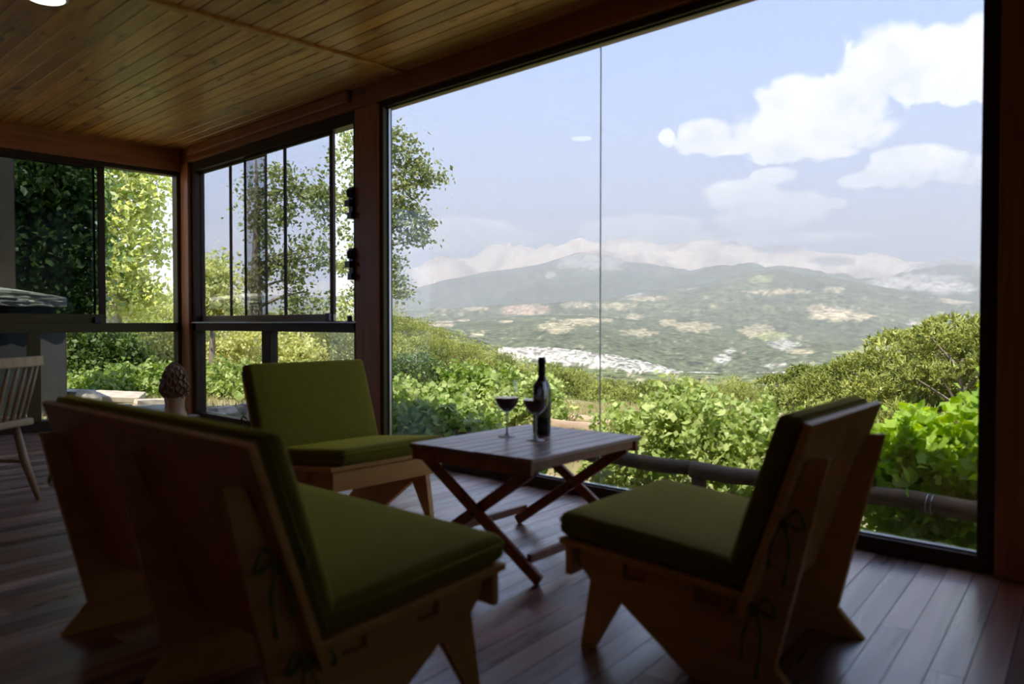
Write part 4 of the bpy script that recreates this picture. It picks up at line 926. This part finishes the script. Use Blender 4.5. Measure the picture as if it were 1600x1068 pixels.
# ---- stones round the far corner
def rock(loc, sx, sy, sz, rz, lab, seed, cat='stone', name='stone', mat='stone'):
    rg = random.Random(seed); bm = bmesh.new(); bmesh.ops.create_cube(bm, size=2)
    bmesh.ops.subdivide_edges(bm, edges=list(bm.edges), cuts=2, use_grid_fill=True)
    for v in bm.verts:
        d = v.co.normalized(); v.co = v.co.lerp(d * 1.25, 0.45) ; v.co += Vector((rg.uniform(-.1, .1), rg.uniform(-.1, .1), rg.uniform(-.1, .1)))
        v.co = Vector((v.co.x * sx, v.co.y * sy, v.co.z * sz))
    me = bpy.data.meshes.new(name); bm.to_mesh(me); bm.free(); o = link(name, me, mat); o.location = loc; o.rotation_euler = (rg.uniform(-.08, .08), rg.uniform(-.08, .08), rz)
    return tag(o, lab, cat)
ST = [(322, 652, 7.9, .16,.10,.06,'flat pale stone nearest the corner in the small window'), (345, 647, 8.35, .12,.09,.05,'small stone second from the corner in the small window'), (368, 652, 7.85, .17,.08,.055,'long stone in the middle of the small window lower pane'), (392, 638, 8.5, .12,.08,.06,'stone next to the chair edge in the small window'),
      (250, 644, 8.45, .18,.11,.06,'flat stone directly left of the morel stem'), (222, 646, 8.5, .15,.10,.06,'flat stone second to the left of the morel'), (196, 648, 8.55, .16,.11,.055,'flat stone third to the left of the morel'), (242, 633, 9.1, .20,.09,.06,'stone behind the row left of the morel'), (172, 642, 8.8, .17,.1,.06,'stone beside the right end of the pale slab')]
for i, (px, py, r, a, b, c, lab) in enumerate(ST):
    p = on_r(px, py, r); rock((p.x, p.y, gz(p.x, p.y) + c * 0.8), a, b, c, HEAD * 0 + R.uniform(-0.5, 0.5), lab, 200 + i)
p = on_r(140, 622, 9.6)
o = MB().prism([(-0.5, -0.18), (0.5, -0.2), (0.52, 0.16), (-0.48, 0.2)], 2, -0.03, 0.03).build('stone_slab', 'stone', bevel=0.008); o.location = (p.x, p.y, gz(p.x, p.y) + 0.13); o.rotation_euler = (0.10, 0.06, -0.5)
tag(o, 'long pale stone slab lying beyond the far window', 'slab')
p2 = on_r(122, 628, 9.2); rock((p2.x, p2.y, gz(p2.x, p2.y) + 0.09), .16, .14, .12, 0.4, 'rounded pale stone at the left end of the slab', 230)

# ---- outdoor oven beyond the far window
ov = tag(empty('outdoor_oven', (1.77, 8.65, 0)), 'grey outdoor oven with a rough pale stone top behind the dark glass', 'oven')
g0 = gz(1.9, 8.9) - 0.2
MB().box(-0.75, 0.80, -0.10, 0.7, g0, 0.93).build('oven_body', 'concrete', ov, bevel=0.01)
MB().box(-0.65, 0.70, -0.05, 0.6, 0.93, 1.06).build('oven_void_shade', 'black', ov, bevel=0.005)  # solid black block painted in for the dark void under the stone top
bm = bmesh.new(); bmesh.ops.create_cube(bm, size=1); bmesh.ops.subdivide_edges(bm, edges=list(bm.edges), cuts=22, use_grid_fill=True)
vv = np.array([v.co[:] for v in bm.verts])
for v in bm.verts:
    x, y, z = v.co; w = abs(x) * 2
    hgt = 0.13 * (1 - 0.55 * max(0, x * 2) ** 2) + 0.03
    zz = 1.06 + (z + 0.5) * hgt + (0.04 * (1 - (2 * y) ** 2) * (1 - max(0, x * 2) ** 3) if z > 0 else 0)
    jag = 0.035 * (vnoise(np.array([x * 40.0]), np.array([z * 9.0]), 5)[0] - 0.5) * (1 if z < 0.4 else 0.2)
    v.co = Vector((x * 1.62, y * 0.95 * (1 - 0.05 * w ** 4) + (jag * np.sign(y) if abs(y) > 0.45 else 0), zz + jag * 0.8 * (z < 0)))
me = bpy.data.meshes.new('stone_top'); bm.to_mesh(me); bm.free(); o = link('stone_top', me, 'stone_slab', ov, True); o.location = (-0.02, 0.3, 0)
MB().box(-0.75, 0.45, 0.2, 0.8, 1.08, 3.2).build('chimney', 'chimney', ov, bevel=0.01)

# ---- pines
def pine_mesh(seed, h, n_tuft, blades, wid=0.36, fine=0.045):
    rg = np.random.default_rng(seed); V = []; F = []; T = []
    nb = 16; cl = []
    for i in range(nb):
        zf = 0.22 + 0.76 * (i / (nb - 1)); rad = wid * h * (1 - ((zf - 0.45) / 0.62) ** 2) ** 0.5 if abs(zf - 0.45) < 0.6 else 0.05
        k = max(1, int(round(1 + 4 * rad / (wid * h))))
        for j in range(k):
            a = rg.uniform(0, 2 * PI); q = rg.uniform(0.35, 1.0) * rad; cl.append((q * math.cos(a), q * math.sin(a), zf * h, 0.10 * h + 0.06 * h * rg.random()))
    cl = np.array(cl); pick = rg.integers(0, len(cl), n_tuft)
    d = rg.normal(size=(n_tuft, 3)); d /= np.linalg.norm(d, axis=1)[:, None]; d[:, 2] = np.abs(d[:, 2]) * 0.9 - 0.15
    P = cl[pick, :3] + d * 1.0 * cl[pick, 3:4] * [1, 1, 0.6] * (rg.uniform(0.4, 1, n_tuft) ** 0.5)[:, None]
    tone = rg.uniform(0, 0.6, n_tuft)
    L0 = fine * h
    for b in range(blades):
        e = d + rg.normal(size=(n_tuft, 3)) * 0.8; e /= np.linalg.norm(e, axis=1)[:, None]; e[:, 2] += 0.3
        s = np.cross(e, rg.normal(size=(n_tuft, 3))); s /= np.linalg.norm(s, axis=1)[:, None]
        ln = L0 * rg.uniform(0.7, 1.4, (n_tuft, 1))
        v = np.stack([P - s * ln * 0.28 - e * ln * 0.3, P + s * ln * 0.28 - e * ln * 0.3, P + e * ln], 1).reshape(-1, 3)
        o_ = sum(len(x) for x in V); V.append(v); F.append(np.arange(len(v)).reshape(-1, 3) + o_); T.append(np.repeat(tone, 3))
    return np.concatenate(V), np.concatenate(F), np.concatenate(T), cl
def pine_proto(seed, h, n_tuft, blades, wid=0.36, fine=0.045):
    V, F, T, cl = pine_mesh(seed, h, n_tuft, blades, wid, fine); me = raw_mesh('pine_foliage', V, F, 3)
    a = me.attributes.new('tone', 'FLOAT', 'POINT'); a.data.foreach_set('value', T.astype(np.float32)); me.materials.append(MAT['pine'])
    m = MB(); m.tube([(0, 0, -0.6), (0.03 * h, 0, h * 0.4), (0.01 * h, 0.02 * h, h * 0.9)], [0.030 * h, 0.022 * h, 0.006 * h], 6)
    for c in cl[::2]: m.tube([(0.02 * h * c[2] / h, 0, max(0.1, c[2] - 0.12 * h)), tuple(c[:3])], [0.008 * h, 0.003 * h], 4)
    tm = bpy.data.meshes.new('pine_trunk'); tm.from_pydata([tuple(p) for p in m.v], [], m.f); tm.materials.append(MAT['bark'])
    return me, tm
PROTO = [pine_proto(300 + k, 1.0, 2200, 4, w, 0.024) for k, w in enumerate((0.30, 0.38, 0.26, 0.34))]
def put_pine(x, y, h, z=None, proto=None, label=None, group=None):
    z = gz(x, y) if z is None else z; f, tr = proto or R.choice(PROTO)
    t = tag(empty('pine_tree', (x, y, z), R.uniform(0, 6.28)), label, 'tree', group); t.scale = (h, h, h)
    a = bpy.data.objects.new('foliage', f); COL.objects.link(a); a.parent = t; a['kind'] = 'stuff'
    b = bpy.data.objects.new('trunk', tr); COL.objects.link(b); b.parent = t
BIG = [pine_proto(320, 1.0, 9000, 4, 0.42, 0.017), pine_proto(321, 1.0, 9000, 4, 0.36, 0.017)]
for px, r, ytop, w, lab in ((1432, 30, 546, 0, 'largest yellow-green pine rising above the vines at the right'), (1508, 27, 556, 1, 'pine at the right edge of the big window, beside the largest one'), (1350, 36, 592, 0, 'broad pine behind the top of the right-hand chair'), (1285, 40, 600, 1, 'low pine left of the right-hand chair top'), (1395, 34, 585, 1, 'pine between the chair top and the largest pine'), (1230, 44, 604, 0, 'small pine above the vine right of the joint'), (1570, 30, 560, 0, None)):
    if lab is None: continue
    p = on_r(px, ytop, r); z = gz(p.x, p.y); put_pine(p.x, p.y, (p.z - z) * 1.10, z, BIG[w], lab)
# the pine wood: those that show largest as single trees, the rest as one mass
cand = []
rg = np.random.default_rng(99)
N_ = 3600
azs = rg.uniform(-0.62, 0.62, N_); rs = 24 * (175 / 24) ** np.sqrt(rg.uniform(0, 1, N_))
xs = rs * (FW.x * np.cos(azs) + RT.x * np.sin(azs)); ys = rs * (FW.y * np.cos(azs) + RT.y * np.sin(azs)); zs = ground_h(xs, ys)
hs = rg.uniform(0.62, 1.15, N_) * TREE_H
keep = []
grid = {}
for i in np.argsort(rs):
    mind = 3.3 + rs[i] * 0.009; key = (int(xs[i] // 4), int(ys[i] // 4)); ok = True
    for dx in (-1, 0, 1):
        for dy in (-1, 0, 1):
            for j in grid.get((key[0] + dx, key[1] + dy), ()):
                if (xs[i] - xs[j]) ** 2 + (ys[i] - ys[j]) ** 2 < mind * mind: ok = False; break
    pxx = 800 + 1250 * math.tan(azs[i])
    if rs[i] < 40 and pxx < 600 and rs[i] < 28: ok = False
    soil = abs(pxx - 645) < 16 and 505 - (zs[i] + hs[i] * 0.5 - 0.9) / rs[i] / math.cos(azs[i]) * 1250 > 500 and rs[i] > 110 and 505 - (zs[i] - 0.9) / rs[i] / math.cos(azs[i]) * 1250 < 540
    if soil: ok = False
    if ok: grid.setdefault(key, []).append(i); keep.append(i)
vis = [i for i in keep if -0.62 < azs[i] < 0.56 and 800 + 1250 * math.tan(azs[i]) > 190]
near = vis[:285]; ns_ = set(near)
for i in near: put_pine(xs[i], ys[i], hs[i], zs[i], label='pine of the wood covering the slope below the window', group='pines on the near slope')
# far forest mass
FV, FF, FT, _ = pine_mesh(400, 1.0, 60, 3, 0.40); FV2, FF2, FT2, _ = pine_mesh(401, 1.0, 46, 2, 0.42)
FV2 = FV2 * [1, 1, 1]
allV, allF, allT = [], [], []; off = 0
def stamp(x, y, z, h, V, F, T):
    global off
    a = R.uniform(0, 6.28); c, s = math.cos(a), math.sin(a)
    W_ = np.stack([V[:, 0] * c - V[:, 1] * s, V[:, 0] * s + V[:, 1] * c, V[:, 2]], 1) * h * [1.15, 1.15, 1] + [x, y, z]
    allV.append(W_); allF.append(F + off); allT.append(T * 0.5 + R.random() * 0.75); off += len(V)
BV, BF, BT, _ = pine_mesh(402, 1.0, 150, 4, 0.38)
for i in keep:
    if i in ns_: continue
    stamp(xs[i], ys[i], zs[i], hs[i], BV * [1, 1, 1], BF, BT)
me = raw_mesh('pine_forest', np.concatenate(allV), np.concatenate(allF), 3); a = me.attributes.new('tone', 'FLOAT', 'POINT'); a.data.foreach_set('value', np.concatenate(allT).astype(np.float32))
tag(link('pine_forest', me, 'pine'), 'pine wood covering the farther part of the near slope', 'forest', kind='stuff')

# dry grass between the logs and round the stones
rg = np.random.default_rng(55); gx = np.concatenate([rg.uniform(5.5, 8.6, 9000), rg.uniform(2.0, 6.0, 5000)]); gy = np.concatenate([rg.uniform(4.2, 8.5, 9000), rg.uniform(7.9, 11.5, 5000)])
g_z = ground_h(gx, gy); n = len(gx); h_ = rg.uniform(0.03, 0.10, n); an = rg.uniform(0, 2 * PI, n); w_ = 0.006
V = np.stack([np.stack([gx - w_ * np.cos(an), gy - w_ * np.sin(an), g_z - 0.01], 1), np.stack([gx + w_ * np.cos(an), gy + w_ * np.sin(an), g_z - 0.01], 1), np.stack([gx + rg.normal(0, .02, n), gy + rg.normal(0, .02, n), g_z + h_], 1)], 1).reshape(-1, 3)
me = raw_mesh('grass', V, np.arange(3 * n).reshape(-1, 3), 3); a = me.attributes.new('tone', 'FLOAT', 'POINT'); a.data.foreach_set('value', np.repeat(rg.uniform(0, 0.999, n), 3).astype(np.float32))
tag(link('grass', me, 'grass'), 'dry grass on the terrace round the logs and stones', 'grass', kind='stuff')

# ------------------------------------------------------------------ haze lying in the valley
hzm = bpy.data.materials.new('valley haze'); hzm.use_nodes = True; t = hzm.node_tree; t.nodes.clear()
vs = t.nodes.new('ShaderNodeVolumeScatter'); vs.inputs['Density'].default_value = 2.5e-4; vs.inputs['Anisotropy'].default_value = 0.0; vs.inputs['Color'].default_value = (1.0, 0.99, 0.95, 1)
ot = t.nodes.new('ShaderNodeOutputMaterial'); t.links.new(vs.outputs[0], ot.inputs['Volume'])
m = MB(); az0, az1 = math.radians(-74), math.radians(62); k = 24; lo = []; hi = []
ring = lambda r, z: [tuple(r * (FW * math.cos(a) + RT * math.sin(a)) + Vector((0, 0, z))) for a in np.linspace(az0, az1, k)]
a_, b_, c_, d_ = ring(60, -700), ring(10500, -700), ring(60, 1150), ring(10500, 1150)
f = []
for i in range(k - 1):
    f += [(i, i + 1, k + i + 1, k + i), (2 * k + i, 3 * k + i, 3 * k + i + 1, 2 * k + i + 1), (i, 2 * k + i, 2 * k + i + 1, i + 1), (k + i, k + i + 1, 3 * k + i + 1, 3 * k + i)]
f += [(0, k, 3 * k, 2 * k), (k - 1, 3 * k - 1, 4 * k - 1, 2 * k - 1)]
m.add(a_ + b_ + c_ + d_, f); tag(m.build('haze', hzm), 'thin summer haze lying over the valley and mountains', 'haze', kind='stuff')
